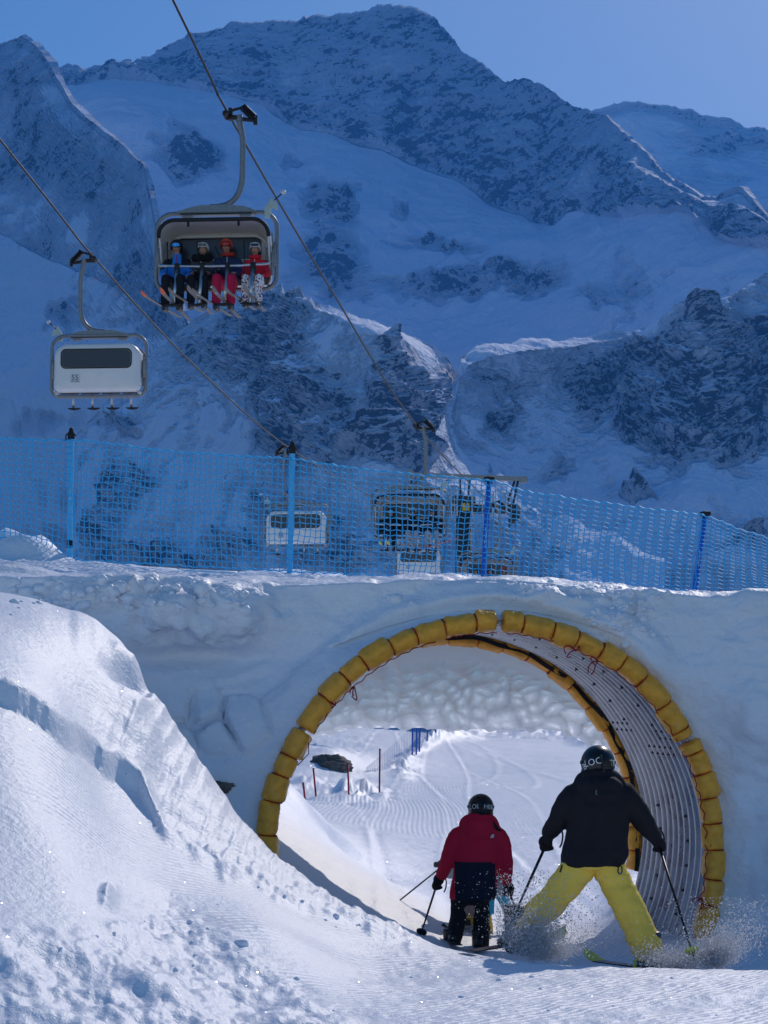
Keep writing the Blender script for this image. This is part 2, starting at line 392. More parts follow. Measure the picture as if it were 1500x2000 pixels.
# ================================================================== MOUNTAINS
def mountain(name, x0, x1, ncol, rows, nv, rockfn, seed, amp, material, wl, back=(250, -120, 900, -900), smooth=7, ysc=1.0):
    px = np.linspace(x0, x1, ncol)
    L = []
    kern = np.hanning(2 * max(3, int(26 / ((x1 - x0) / ncol))) + 3); kern /= kern.sum(); kp = len(kern) // 2
    sm = lambda a: np.convolve(np.pad(a, kp, mode='edge'), kern, mode='valid')
    for i, r in enumerate(rows):
        r = np.array(r, float)
        ry, rY = np.interp(px, r[:, 0], r[:, 1]), sm(np.interp(px, r[:, 0], r[:, 2]))
        if i == 0: Y0 = rY
        else:
            ry = sm(ry); rY = Y0 + (rY - Y0) * ysc
        L.append(P(px, ry, rY))
    crest = L[0]
    b1 = crest + np.array([0, back[0], back[1]]); b2 = crest + np.array([0, back[2], back[3]])
    seq = [b2, b1] + L; cnt = [6, 8] + nv
    out = []; vv = []
    for i in range(len(seq) - 1):
        for k in range(cnt[i]):
            t = k / cnt[i]; out.append(seq[i] * (1 - t) + seq[i + 1] * t); vv.append(i - 2 + t)
    out.append(seq[-1]); vv.append(len(seq) - 3)
    p = np.array(out); vv = np.array(vv)
    ic = cnt[0] + cnt[1]
    for _ in range(smooth):                        # round the breaks between rows, keep the crest
        q = p.copy(); q[1:-1] = (p[:-2] + 2 * p[1:-1] + p[2:]) / 4; q[ic] = p[ic]; p = q
    n = grid_normals(p); n *= np.where(n[..., 1:2] > 0.999, 1, 1)
    if n[p.shape[0] // 2:, :, 2].mean() < 0: n = -n
    px_, py_ = proj(p)
    vcol = np.broadcast_to(vv[:, None], p.shape[:2])
    wz = np.stack([px_ / 70, py_ / 70, px_ * 0], -1)
    rock = rockfn(px_ + 34 * fbm(wz, 3, seed + 90) + 10 * vnoise(wz * 4, seed + 92), py_ + 26 * fbm(wz, 3, seed + 91) + 9 * vnoise(wz * 4, seed + 93), vcol)
    q = p / wl
    warp = np.stack([vnoise(q * 1.3, seed + 40), vnoise(q * 1.3, seed + 41), vnoise(q * 1.3, seed + 42)], -1) * 0.45
    # gullies run down the slope: noise varies mostly along the ridge
    qs = np.stack([q[..., 0] * 1.0, q[..., 1] * .35, q[..., 2] * .5], -1) + warp
    big = fbm(qs, 5, seed, ridged=True, gain=.5)
    fine = fbm(q * 5 + warp, 4, seed + 9, ridged=True)
    soft = fbm(q * .8, 3, seed + 21)
    rk = np.clip(rock, 0, 1)
    tap = np.clip(np.abs(vcol) * 2.5, 0.25, 1)
    tiny = fbm(np.stack([q[..., 0] * 13, q[..., 1] * 8, q[..., 2] * 11], -1) + 2 * warp, 3, seed + 77, ridged=True)
    d = amp * (big * (.40 + 1.1 * rk) + .75 * fine * (rk + .13) + .30 * tiny * (rk + .08) + .55 * soft) * tap
    p = p + n * d[..., None]
    crestj = fbm(np.stack([q[..., 0] * 12, q[..., 0] * 0, q[..., 2] * 0], -1), 6, seed + 3, ridged=True, gain=.68)
    p[..., 2] += (crestj + .1) * amp * .55 * np.exp(-(vcol / .12) ** 2) * np.clip(rk + .15, 0, .6)
    n2 = grid_normals(p)
    steep = 1 - np.abs(n2[..., 2])
    ref = (p - np.roll(p, 1, 0))
    sl_ = steep - np.median(steep)
    rock = np.minimum(rock, .13) + np.clip(sl_, -.5, .5) * (1.3 * rk + .55)
    rock = rock + .34 * fbm(q * 3.2 + warp, 4, seed + 61, ridged=True) + .22 * fbm(q * 9 + warp, 3, seed + 62) - .12
    me = make_mesh(name, p.reshape(-1, 3), grid_faces(*p.shape[:2]), [material], False)
    set_attr(me, 'rock', rock)
    return kind(link(name, me), 'structure')

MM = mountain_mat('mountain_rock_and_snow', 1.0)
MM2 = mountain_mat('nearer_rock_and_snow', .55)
def bl(lst):
    def f(px, py, v):
        s = np.full(px.shape, -0.28)
        for c in lst:
            k = c[4] if len(c) > 4 else 1.25
            s = s + k * blob(px, py, *c[:4])
        return np.minimum(s, .62)
    return f

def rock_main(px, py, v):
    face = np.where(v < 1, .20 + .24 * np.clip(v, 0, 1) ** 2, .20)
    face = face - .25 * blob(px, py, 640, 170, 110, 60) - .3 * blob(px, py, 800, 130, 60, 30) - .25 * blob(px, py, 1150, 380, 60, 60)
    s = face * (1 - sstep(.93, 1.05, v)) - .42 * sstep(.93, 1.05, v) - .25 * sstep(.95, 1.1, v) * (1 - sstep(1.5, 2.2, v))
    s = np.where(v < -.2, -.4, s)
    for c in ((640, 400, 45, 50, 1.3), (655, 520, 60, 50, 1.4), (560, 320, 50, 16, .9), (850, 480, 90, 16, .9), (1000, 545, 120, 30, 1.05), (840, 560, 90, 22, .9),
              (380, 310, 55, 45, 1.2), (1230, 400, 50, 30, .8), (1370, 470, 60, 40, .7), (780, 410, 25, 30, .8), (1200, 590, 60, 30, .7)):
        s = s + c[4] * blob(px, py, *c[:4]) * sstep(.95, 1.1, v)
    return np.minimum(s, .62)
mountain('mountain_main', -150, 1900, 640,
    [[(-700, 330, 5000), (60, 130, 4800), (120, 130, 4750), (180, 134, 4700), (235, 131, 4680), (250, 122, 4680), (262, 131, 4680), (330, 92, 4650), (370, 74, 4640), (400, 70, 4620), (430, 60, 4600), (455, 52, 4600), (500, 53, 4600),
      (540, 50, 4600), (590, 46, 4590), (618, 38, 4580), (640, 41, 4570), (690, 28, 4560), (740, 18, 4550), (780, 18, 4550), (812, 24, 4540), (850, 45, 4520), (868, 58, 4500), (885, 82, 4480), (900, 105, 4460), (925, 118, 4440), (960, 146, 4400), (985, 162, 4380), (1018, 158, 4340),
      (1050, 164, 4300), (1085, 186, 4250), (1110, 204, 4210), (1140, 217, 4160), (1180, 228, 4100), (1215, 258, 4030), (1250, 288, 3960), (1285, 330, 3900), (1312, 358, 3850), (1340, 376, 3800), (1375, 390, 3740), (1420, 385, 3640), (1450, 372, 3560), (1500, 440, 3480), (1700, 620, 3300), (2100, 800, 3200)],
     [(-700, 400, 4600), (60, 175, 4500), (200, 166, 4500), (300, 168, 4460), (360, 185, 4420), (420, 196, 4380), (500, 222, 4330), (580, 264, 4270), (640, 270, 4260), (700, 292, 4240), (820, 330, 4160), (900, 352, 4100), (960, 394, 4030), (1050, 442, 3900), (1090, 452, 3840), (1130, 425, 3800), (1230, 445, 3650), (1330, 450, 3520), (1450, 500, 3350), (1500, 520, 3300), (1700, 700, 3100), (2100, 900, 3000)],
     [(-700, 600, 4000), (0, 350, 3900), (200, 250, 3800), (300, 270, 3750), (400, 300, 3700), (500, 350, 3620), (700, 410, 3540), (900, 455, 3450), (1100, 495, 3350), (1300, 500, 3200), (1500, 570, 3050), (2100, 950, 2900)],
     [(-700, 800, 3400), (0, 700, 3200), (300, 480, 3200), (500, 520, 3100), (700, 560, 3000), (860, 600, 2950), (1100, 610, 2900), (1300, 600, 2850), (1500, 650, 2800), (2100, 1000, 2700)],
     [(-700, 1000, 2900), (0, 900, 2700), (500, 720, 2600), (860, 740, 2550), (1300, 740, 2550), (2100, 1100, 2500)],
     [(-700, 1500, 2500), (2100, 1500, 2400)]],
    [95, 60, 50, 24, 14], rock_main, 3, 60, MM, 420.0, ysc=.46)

mountain('mountain_left_spur', -500, 620, 330,
    [[(-700, 60, 3500), (-300, 120, 3650), (-60, 112, 3650), (0, 92, 3600), (20, 84, 3590), (45, 76, 3560), (62, 84, 3520), (80, 98, 3480), (100, 122, 3430), (112, 150, 3380), (140, 200, 3320), (190, 245, 3150), (240, 285, 3000), (285, 325, 2850), (300, 390, 2750), (318, 480, 2620), (345, 580, 2500), (380, 660, 2420), (450, 760, 2350), (620, 950, 2250)],
     [(-700, 300, 3250), (-300, 330, 3300), (0, 290, 3300), (80, 290, 3250), (140, 330, 3050), (200, 390, 2900), (270, 430, 2740), (318, 560, 2540), (380, 740, 2340), (450, 840, 2250), (620, 1000, 2150)],
     [(-700, 640, 2750), (0, 470, 2850), (120, 520, 2700), (220, 560, 2600), (290, 600, 2480), (345, 680, 2380), (450, 900, 2100), (620, 1050, 2000)],
     [(-700, 950, 2200), (0, 760, 2150), (300, 800, 2050), (450, 980, 1900), (620, 1100, 1900)],
     [(-700, 1500, 1900), (620, 1500, 1750)]],
    [90, 80, 50, 20],
    lambda px, py, v: np.minimum(np.where(v < 2.0, .06 + .2 * vnoise(np.stack([px / 90, py / 120, v * 0], -1), 8), -.3 - .4 * np.clip(v - 2, 0, 1))
        - .5 * blob(px, py, 60, 420, 60, 50) - .7 * blob(px, py, 40, 560, 90, 60) - .5 * blob(px, py, 170, 440, 40, 40) + .15 * blob(px, py, 280, 560, 40, 80) - .35 * blob(px, py, 100, 185, 34, 30)
        + .7 * blob(px, py, 120, 610, 60, 30) + .8 * blob(px, py, 100, 960, 60, 24) + .7 * blob(px, py, 60, 830, 70, 30) + .8 * blob(px, py, 110, 1060, 60, 30) - .3 * blob(px, py, 420, 850, 90, 120) - .2 * (v < -.1), .6), 31, 42, MM, 300.0, ysc=.46)

mountain('mountain_back_ridge', 900, 1900, 200,
    [[(900, 420, 6600), (1100, 260, 6500), (1170, 217, 6500), (1200, 206, 6500), (1232, 202, 6500), (1270, 207, 6480), (1310, 212, 6480), (1350, 218, 6460), (1366, 230, 6460), (1400, 234, 6450), (1430, 238, 6440), (1446, 251, 6440), (1500, 257, 6400), (1700, 240, 6300), (1950, 300, 6300)],
     [(900, 520, 6300), (1170, 300, 6150), (1300, 290, 6150), (1400, 300, 6100), (1500, 330, 6100), (1950, 400, 6000)],
     [(900, 700, 5600), (1300, 380, 5700), (1500, 400, 5600), (1950, 500, 5500)],
     [(900, 1100, 5000), (1950, 900, 4900)]],
    [50, 40, 20], lambda px, py, v: np.minimum(-.15 + .75 * blob(px, py, 1420, 270, 90, 26) + .5 * blob(px, py, 1300, 350, 120, 22) + .4 * np.exp(-(v / .2) ** 2), .5), 57, 50, MM, 500.0, ysc=.4)

mountain('mountain_centre_buttress', 150, 1300, 560,
    [[(100, 900, 2300), (300, 690, 2250), (380, 622, 2220), (450, 585, 2180), (500, 572, 2140), (532, 566, 2110), (580, 580, 2060), (620, 590, 2030), (650, 598, 2010), (700, 620, 1970), (740, 632, 1950), (780, 648, 1975), (820, 664, 2020), (850, 678, 2060), (880, 705, 2100), (895, 735, 2120), (910, 768, 2125), (930, 830, 2130), (960, 900, 2100), (1010, 980, 2000), (1100, 1060, 1650), (1400, 1150, 1500)],
     [(100, 903, 2290), (300, 694, 2240), (450, 590, 2150), (532, 576, 2020), (600, 598, 1830), (650, 614, 1770), (700, 638, 1720), (740, 652, 1700), (780, 670, 1740), (820, 688, 1800), (850, 704, 1850), (880, 730, 1920), (895, 752, 1980), (930, 838, 2090), (1010, 986, 1980), (1400, 1153, 1490)],
     [(100, 980, 2050), (300, 760, 2080), (450, 660, 2000), (540, 650, 1900), (600, 660, 1720), (650, 690, 1660), (700, 715, 1610), (745, 730, 1590), (790, 745, 1640), (850, 775, 1760), (895, 820, 1900), (930, 860, 2000), (1010, 1000, 1680), (1100, 1080, 1600), (1400, 1180, 1450)],
     [(100, 1060, 1800), (300, 880, 1850), (450, 780, 1850), (540, 780, 1690), (620, 790, 1560), (700, 810, 1480), (770, 820, 1450), (820, 840, 1520), (870, 870, 1650), (930, 920, 1800), (1010, 1020, 1600), (1100, 1100, 1540), (1400, 1210, 1400)],
     [(100, 1120, 1550), (300, 1000, 1550), (500, 930, 1460), (620, 930, 1350), (720, 930, 1260), (800, 940, 1230), (850, 950, 1300), (930, 990, 1420), (1100, 1120, 1450), (1400, 1250, 1300)],
     [(100, 1250, 1250), (500, 1120, 1220), (800, 1120, 1180), (1100, 1200, 1250), (1400, 1300, 1200)],
     [(100, 1600, 1050), (1400, 1600, 1000)]],
    [16, 60, 80, 70, 50, 14],
    bl([(575, 700, 45, 100), (560, 800, 40, 50, 1.2), (640, 775, 70, 36, 1.2), (600, 870, 60, 40, 1.3), (500, 690, 60, 18, .9), (470, 720, 30, 20, 1.0), (730, 860, 60, 40, 1.1), (752, 670, 12, 20, 1.2), (770, 760, 26, 60, 1.3), (805, 810, 24, 60, 1.2),
        (570, 600, 40, 30, 1.1), (870, 730, 40, 20, .6), (620, 1010, 70, 26, 1.2), (690, 1080, 110, 30, 1.3), (520, 980, 40, 24, .8), (420, 690, 60, 40, .7), (800, 900, 30, 30, .8), (540, 650, 30, 40, .9), (480, 640, 60, 26, .6), (238, 970, 18, 60, 1.1), (305, 950, 26, 16, 1.1), (270, 985, 30, 16, .8), (205, 1050, 26, 36, 1.0), (320, 1100, 120, 16, 1.1), (450, 1070, 60, 20, .8), (240, 830, 40, 14, .7)]), 71, 26, MM2, 150.0, ysc=.29)

mountain('mountain_right_ridge', 780, 2000, 520,
    [[(700, 900, 2050), (860, 800, 2050), (885, 745, 2060), (900, 700, 2080), (930, 680, 2120), (960, 672, 2150), (1000, 672, 2180), (1020, 664, 2200), (1060, 664, 2230), (1090, 670, 2250), (1120, 662, 2260), (1150, 658, 2260), (1190, 650, 2250), (1240, 648, 2240), (1290, 626, 2220), (1320, 610, 2200), (1345, 592, 2190), (1368, 579, 2180), (1385, 588, 2200), (1410, 590, 2230), (1440, 572, 2260), (1500, 530, 2300), (1600, 440, 2350), (1750, 380, 2350), (2100, 320, 2300)],
     [(700, 905, 2040), (885, 752, 2030), (900, 712, 1990), (960, 690, 1960), (1020, 684, 1980), (1090, 684, 2080), (1150, 670, 2140), (1240, 654, 2200), (1370, 588, 2150), (1440, 580, 2230), (1500, 540, 2270), (2100, 330, 2280)],
     [(700, 960, 1950), (900, 790, 1900), (1000, 760, 2050), (1100, 745, 2110), (1200, 735, 2080), (1290, 715, 2040), (1370, 690, 1990), (1440, 690, 2050), (1500, 660, 2100), (1750, 520, 2150), (2100, 460, 2100)],
     [(700, 1000, 1800), (900, 880, 1800), (1000, 860, 1850), (1100, 830, 1900), (1180, 860, 1830), (1280, 892, 1740), (1370, 885, 1720), (1440, 860, 1760), (1500, 850, 1780), (1750, 760, 1800), (2100, 700, 1800)],
     [(700, 1080, 1500), (1000, 1000, 1450), (1200, 980, 1450), (1400, 980, 1400), (1500, 970, 1400), (2100, 900, 1400)],
     [(700, 1230, 1200), (1100, 1120, 1100), (1500, 1110, 1050), (2100, 1050, 1050)],
     [(700, 1600, 950), (2100, 1600, 900)]],
    [14, 70, 90, 60, 36, 14],
    bl([(1375, 690, 60, 70, 1.1), (1340, 800, 60, 70, 1.15), (1280, 850, 45, 45, 1.2), (1190, 770, 70, 60, 1.05), (1180, 720, 60, 30, .8), (1440, 740, 50, 90, 1.0), (1420, 870, 45, 30, 1.2), (1490, 700, 40, 90, .9), (990, 800, 20, 50, .8), (960, 740, 60, 20, .6), (1250, 690, 60, 30, .6), (1100, 900, 20, 26, .7), (1260, 975, 40, 12, .9), (1080, 1060, 40, 30, 1.1), (1180, 1090, 60, 14, .8), (1440, 1070, 50, 16, .8), (1370, 610, 30, 30, .6)]), 83, 30, MM2, 160.0, ysc=.29)


# ================================================================== NEAR GROUND (piste)
def tps(cx, cz):
    """thin plate spline through control sites cx (n,2) with values cz"""
    n = len(cx); d = np.linalg.norm(cx[:, None] - cx[None], axis=-1)
    K = np.where(d > 0, d * d * np.log(d + 1e-9), 0) + np.eye(n) * 0.01
    Pm = np.hstack([np.ones((n, 1)), cx]); A = np.zeros((n + 3, n + 3)); A[:n, :n] = K; A[:n, n:] = Pm; A[n:, :n] = Pm.T
    s = np.linalg.solve(A, np.concatenate([cz, np.zeros(3)]))
    def f(q):
        sh = q.shape[:-1]; q = q.reshape(-1, 2); out = np.empty(len(q))
        for i in range(0, len(q), 20000):
            c = q[i:i + 20000]; dd = np.linalg.norm(c[:, None] - cx[None], axis=-1)
            out[i:i + 20000] = np.where(dd > 0, dd * dd * np.log(dd + 1e-9), 0) @ s[:n] + s[n] + c @ s[n + 1:]
        return out.reshape(sh)
    return f
CT = [ # photograph column, row, depth
 (0, 2000, 7.5), (0, 1900, 8.0), (0, 1800, 8.6), (0, 1600, 9.7), (0, 1450, 10.4), (0, 1380, 10.9), (0, 1300, 11.8), (0, 1230, 12.8), (0, 1185, 13.7),
 (120, 1200, 13.9), (130, 1290, 12.7), (120, 1400, 11.5), (100, 1500, 10.6), (150, 1700, 9.6), (160, 1900, 8.4), (190, 1213, 14.0),
 (240, 1262, 13.9), (300, 1335, 13.4), (318, 1400, 13.1), (330, 1480, 12.75), (370, 1560, 12.4), (440, 1640, 12.2), (500, 1690, 12.15), (560, 1728, 12.2), (640, 1762, 12.25), (700, 1790, 12.3), (830, 1845, 12.2),
 (220, 1330, 13.0), (210, 1450, 12.3), (200, 1540, 11.5), (300, 1560, 12.1), (330, 1640, 11.5), (450, 1720, 11.4), (250, 1650, 10.9), (300, 1800, 9.9), (300, 1950, 8.4),
 (500, 1900, 9.6), (520, 1800, 10.5), (600, 1830, 10.8), (500, 2000, 8.6), (700, 1900, 10.8), (700, 2000, 9.0), (760, 1850, 11.7), (900, 1950, 9.9), (900, 1884, 11.4), (1000, 2000, 9.1), (1150, 1892, 11.4), (1300, 1896, 11.4), (1300, 2000, 9.2), (1500, 1902, 11.4), (1500, 2000, 9.3), (1100, 1940, 10.2),
 # dip and trench behind the bank
 (260, 1330, 14.8), (340, 1500, 14.6), (430, 1590, 14.5), (540, 1700, 14.75), (600, 1755, 14.9), (690, 1800, 15.2), (800, 1850, 15.0), (900, 1868, 15.2), (1050, 1872, 15.6), (1200, 1885, 14.8), (1300, 1892, 14.2), (1420, 1885, 14.0), (1500, 1885, 13.8), (1400, 1850, 15.0),
 # through the tunnel
 (560, 1580, 18.6), (640, 1650, 18.2), (720, 1710, 17.6), (800, 1765, 17.2), (900, 1820, 16.8), (1000, 1842, 16.7), (1100, 1835, 17.0), (1200, 1820, 17.3), (1280, 1800, 17.4), (1350, 1790, 17.2), (1000, 1790, 18.7), (1150, 1780, 18.9),
 (565, 1545, 20.5), (620, 1600, 21.5), (700, 1650, 22.5), (700, 1700, 20.5), (820, 1730, 20.5), (1000, 1710, 22.5), (1150, 1700, 23), (1300, 1690, 23), (560, 1590, 26), (620, 1572, 33), (700, 1600, 29), (800, 1615, 29.5), (900, 1620, 30), (1000, 1622, 30), (1150, 1620, 30),
 (560, 1560, 36), (700, 1562, 38), (800, 1560, 38), (1000, 1560, 38), (1150, 1558, 38), (600, 1495, 46), (680, 1500, 48), (760, 1520, 46), (800, 1480, 56), (900, 1500, 55), (1050, 1500, 55), (1200, 1500, 55),
 (600, 1440, 60), (700, 1430, 64), (820, 1432, 74), (900, 1440, 76), (1000, 1436, 80), (1150, 1438, 80), (1300, 1440, 80), (500, 1420, 64),
 # outside the frame
 (-500, 1950, 7.5), (-500, 1500, 9.8), (-500, 1200, 13.4), (-900, 1400, 10), (1900, 1950, 9.3), (1900, 1890, 12.5), (2300, 1900, 10), (2300, 1850, 14), (1800, 1870, 15), (1900, 1800, 18), (200, 1500, 19), (-400, 1350, 17), (-400, 1380, 25), (100, 1480, 26), (1800, 1650, 26), (2200, 1650, 26), (-300, 1400, 50), (1800, 1480, 55), (2200, 1450, 80), (-300, 1380, 80),
 (750, 3000, 3.6), (0, 2900, 3.6), (1500, 3000, 3.6), (-900, 2600, 3.6), (2300, 3000, 3.6), (750, 2300, 6.2), (1500, 2300, 6.2), (0, 2350, 5.8),
]
CT = np.array(CT, float)
cw = P(CT[:, 0], CT[:, 1], CT[:, 2])
def par(px, Y): return np.stack([px / 400.0, 5.0 * np.log(Y)], -1)
g_fit = tps(par(CT[:, 0], CT[:, 2]), cw[:, 2])
def ground_base(px, Y):
    Yc = np.clip(Y, 3.6, 80); z = g_fit(par(np.clip(px, -900, 2300), Yc))
    # beyond the piste head the land falls into the valley
    return z - 0.05 * np.clip(Y - 82, 0, None) ** 1.06 * sstep(82, 110, Y)
def cordz(y): return sstep(27, 28, y) * (1 - sstep(37, 38.5, y))
def detail(p):
    """chunky relief of the near snow; p world, returns (dz, masks)"""
    px, py = proj(p); x, y = p[..., 0], p[..., 1]
    q = np.stack([x, y, x * 0], -1)
    near = 1 - sstep(14.4, 15.0, y)
    dz = 0.010 * fbm(q * 1.6, 4, 5)
    # lower edge of the smooth slab: a low scarp facing the piste
    line = np.interp(px, [-300, 0, 60, 110, 165, 200, 235, 270, 330, 420, 520, 620, 720, 850], [1290, 1372, 1402, 1440, 1478, 1500, 1520, 1545, 1640, 1702, 1742, 1778, 1815, 1860])
    line = line + 10 * vnoise(np.stack([px / 26, px * 0, px * 0], -1), 4) * sstep(60, 180, px)
    slab = near * (1 - sstep(260, 330, px))
    dz = dz + slab * 0.13 * (1 - sstep(-5, 6, py - line)) * (1 - sstep(120, 330, -(py - line)))
    # ribbed piste below the scarp, running down to the right
    s = py - line
    groom = near * sstep(6, 20, s) * (.45 + .55 * sstep(60, 260, px)) * (1 - sstep(120, 200, s)) * sstep(-400, 0, 1900 - py)
    # rubble berm along the foot of the bank
    berm = near * sstep(240, 330, px) * np.exp(-((s + 8) / 17) ** 2) * (1 - sstep(760, 860, px))
    dz = dz + berm * (.035 + .045 * fbm(q * 7, 4, 7) + .04 * np.clip(fbm(q * 13, 2, 9), 0, 1))
    # rough broken snow lower left and its soft lobes
    rough = near * sstep(0, 70, py - np.interp(px, [-300, 0, 200, 330, 450, 560, 700, 800], [1730, 1790, 1790, 1720, 1790, 1880, 1980, 2080]))
    lump = fbm(q * 3.1, 5, 15, gain=.55)
    dz = dz + rough * (.075 * lump + .035 * fbm(q * 9, 3, 16))
    st = fbm(q * 1.1 + .3, 3, 25)
    dz = dz + rough * .08 * sstep(-.3, .3, st) * (1 - sstep(330, 480, px))
    # broken knob where two old tracks meet, thrown clods on the piste
    dz = dz + near * .06 * blob(px, py, 213, 1755, 15, 22) * (1 + .8 * fbm(q * 14, 3, 33))
    cl = sstep(.50, .72, fbm(q * 6.5, 3, 31)) * blob(px, py, 330, 1820, 110, 60)
    dz = dz + near * .05 * cl
    # bank face: downhill flutes and scoops
    bank = near * sstep(150, 240, px) * (1 - sstep(-26, -6, s)) * sstep(1250, 1300, py)
    fl = fbm(np.stack([(px + .42 * py) / 34, (py - px) / 210, px * 0], -1), 4, 41, ridged=True)
    dz = dz + bank * (.017 * fl + .045 * fbm(q * 3.5, 4, 43))
    # hollow under the crest of the bank
    dz = dz - near * .24 * blob(px, py, 258, 1325, 40, 34) * sstep(1290, 1330, py + .5 * (262 - px))
    # churned crossing in the foreground
    churn = near * sstep(560, 760, px) * sstep(1840, 1870, py)
    dz = dz + churn * (.014 * fbm(q * np.array([2.2, 3.2, 1]) + .5 * vnoise(q * 1.5, 52)[..., None], 5, 51) + .010 * fbm(q * 11, 3, 53))
    # ground in and behind the tunnel
    far = 1 - near
    dz = dz + far * (.012 * fbm(q * 2.0, 4, 61) + .006 * fbm(q * 9, 2, 62)) * (1 - sstep(22, 40, y)) 
    side = far * sstep(26, 30, y) * (1 - sstep(680, 760, px)) * (1 - sstep(1560, 1585, py))
    dz = dz + side * (.10 * fbm(q * 1.3, 5, 71) + .12 * np.clip(fbm(q * 1.1 + 9, 4, 72) - .1, 0, 1))
    heap = far * (blob(px, py, 700, 1555, 60, 16) + blob(px, py, 790, 1500, 22, 20) + .6 * blob(px, py, 600, 1540, 40, 10))
    dz = dz + heap * (.18 + .35 * fbm(q * 2.6, 4, 73))
    rim = far * np.exp(-((py - np.interp(px, [800, 860, 950, 1100, 1180], [1470, 1442, 1434, 1440, 1462])) / 7) ** 2) * sstep(780, 830, px)
    dz = dz + rim * (.25 + .35 * fbm(q * 1.6, 4, 74))
    dz = dz + far * .36 * blob(px, py, 646, 1494, 80, 18) * sstep(38, 41, y)
    drift = far * np.exp(-((py - np.interp(px, [500, 565, 600, 640, 700], [1500, 1548, 1585, 1625, 1668])) / 9) ** 2) * (1 - sstep(640, 720, px)) * (1 - sstep(26, 30, y))
    dz = dz + drift * .10
    tr = 0
    for k_ in range(6):
        xc_ = -.4 + .55 * k_ + .35 * np.sin(y * (.10 + .008 * k_) + k_ * 1.7); tr = tr + np.exp(-((x - xc_) / .05) ** 2) - .7 * np.exp(-((x - xc_ - .11) / .06) ** 2)
    for k_ in range(4):
        xc_ = 1.0 + 2.2 * np.sin((y - 40) * .085 + k_ * .5) + .6 * k_; tr = tr + 1.6 * np.exp(-((x - xc_) / .10) ** 2) * sstep(40, 46, y)
    dz = dz + far * tr * .006 * (1 - .5 * cordz(y)) + far * sstep(40, 44, y) * .05 * fbm(q * np.array([.5, 1.0, 1]), 4, 84)
    # pile against the right-hand lining
    pile = blob(px, py, 1225, 1790, 38, 55) * far
    dz = dz + pile * (.22 + .08 * fbm(q * 6, 3, 81))
    return dz, groom, px, py
NC, NR = 760, 640
ug = np.concatenate([np.linspace(-900, -30, 60)[:-1], np.linspace(-30, 1530, NC - 120), np.linspace(1530, 2300, 62)[1:]])
lg = np.concatenate([np.linspace(np.log(3.6), np.log(7.2), 30)[:-1], np.linspace(np.log(7.2), np.log(30), 430), np.linspace(np.log(30), np.log(95), 160)[1:], np.linspace(np.log(95), np.log(1100), 24)[1:]])
PX, LY = np.meshgrid(ug, lg); YY = np.exp(LY)
gz = ground_base(PX, YY)
gp = np.stack([(PX - 750) / F * YY / CP, YY, gz], -1)
dz, groom, ppx, ppy = detail(gp)
gp[..., 2] += dz
far_g = sstep(14.6, 15.2, gp[..., 1])
# groomer ribs: phase across the travel direction
tx, ty = -0.62, 1.0
rib_a = (gp[..., 0] * .72 - gp[..., 1] * .69 + .03 * vnoise(gp * .8, 90)) / .045 * 2 * pi
ph_far = (gp[..., 0] + .05 * np.sin(gp[..., 1] * .5)) / .075 * 2 * pi
cord = far_g * sstep(27, 28, gp[..., 1]) * (1 - sstep(37, 38.5, gp[..., 1])) * (1 - .85 * sstep(860, 960, ppx)) + .55 * far_g * sstep(38.5, 40, gp[..., 1]) * (1 - sstep(43, 45, gp[..., 1])) * sstep(760, 800, ppx) * (1 - .7 * sstep(900, 980, ppx))
track = np.where(far_g > .5, ph_far, rib_a)
gmask = np.where(far_g > .5, cord * .5 * np.clip(.75 + .6 * vnoise(gp * .35, 92), 0, 1), groom * .8 * np.clip(.5 + 1.2 * vnoise(np.stack([(gp[..., 0] * .72 - gp[..., 1] * .69) * 4, gp[..., 0] * .3, gp[..., 1] * 0], -1), 91), 0, 1))
ground_me = make_mesh('snow_ground', gp.reshape(-1, 3), grid_faces(*gp.shape[:2]), [])
set_attr(ground_me, 'rib', track); set_attr(ground_me, 'ribmask', gmask)
SNOW_G = snow_mat('groomed_snow', [(5, .012, 5), (26, .008, 5), (120, .003, 3)], groove=[('rib', .0040, 'ribmask')], sparkle=True)
ground_me.materials.append(SNOW_G)
ground = kind(link('snow_ground', ground_me), 'structure')
def ground_z(x, y):
    px = 750 + F * x / y * CP
    q = np.array([x, y, float(ground_base(np.array([px]), np.array([float(y)]))[0])])
    return float(q[2] + detail(q[None])[0][0])

# ================================================================== TUNNEL FRAME
TN = np.array(P(965, 1660, 15.5)); TF = np.array(P(875, 1623, 17.55))
AX = TF - TN; TL = float(np.linalg.norm(AX)); AX /= TL                # tunnel axis, near to far
SX = np.cross(AX, [0, 0, 1.0]); SX /= np.linalg.norm(SX); SZ = np.cross(SX, AX)
RL = 1.742                                                             # lining radius
def tpt(th, r, t):
    """point on the tunnel: angle (0 = right, pi/2 = top), radius, distance along the axis"""
    th, r, t = np.broadcast_arrays(np.asarray(th, float), np.asarray(r, float), np.asarray(t, float))
    return TN + SX * (r * np.cos(th))[..., None] + SZ * (r * np.sin(th))[..., None] + AX * t[..., None]

# ================================================================== SNOW EMBANKMENT with the tunnel opening
def deck_front(x):  # height of the front edge of the deck
    px = 750 + F * x / 15.6
    return (1476 - np.interp(px, [-900, 0, 250, 480, 560, 760, 860, 1000, 1100, 1200, 1300, 1420, 1500, 2300], [1120, 1138, 1143, 1148, 1146, 1138, 1130, 1130, 1140, 1156, 1160, 1166, 1163, 1190])) / F * 15.6
def deck_back(x):
    px = 750 + F * x / 18.0
    return (1476 - np.interp(px, [-900, 0, 140, 570, 955, 1100, 1360, 1500, 2300], [1060, 1088, 1093, 1115, 1132, 1140, 1152, 1159, 1190])) / F * 18.0
NTH = 1100
bx0, bx1, bz0 = -6.5, 7.5, -3.2
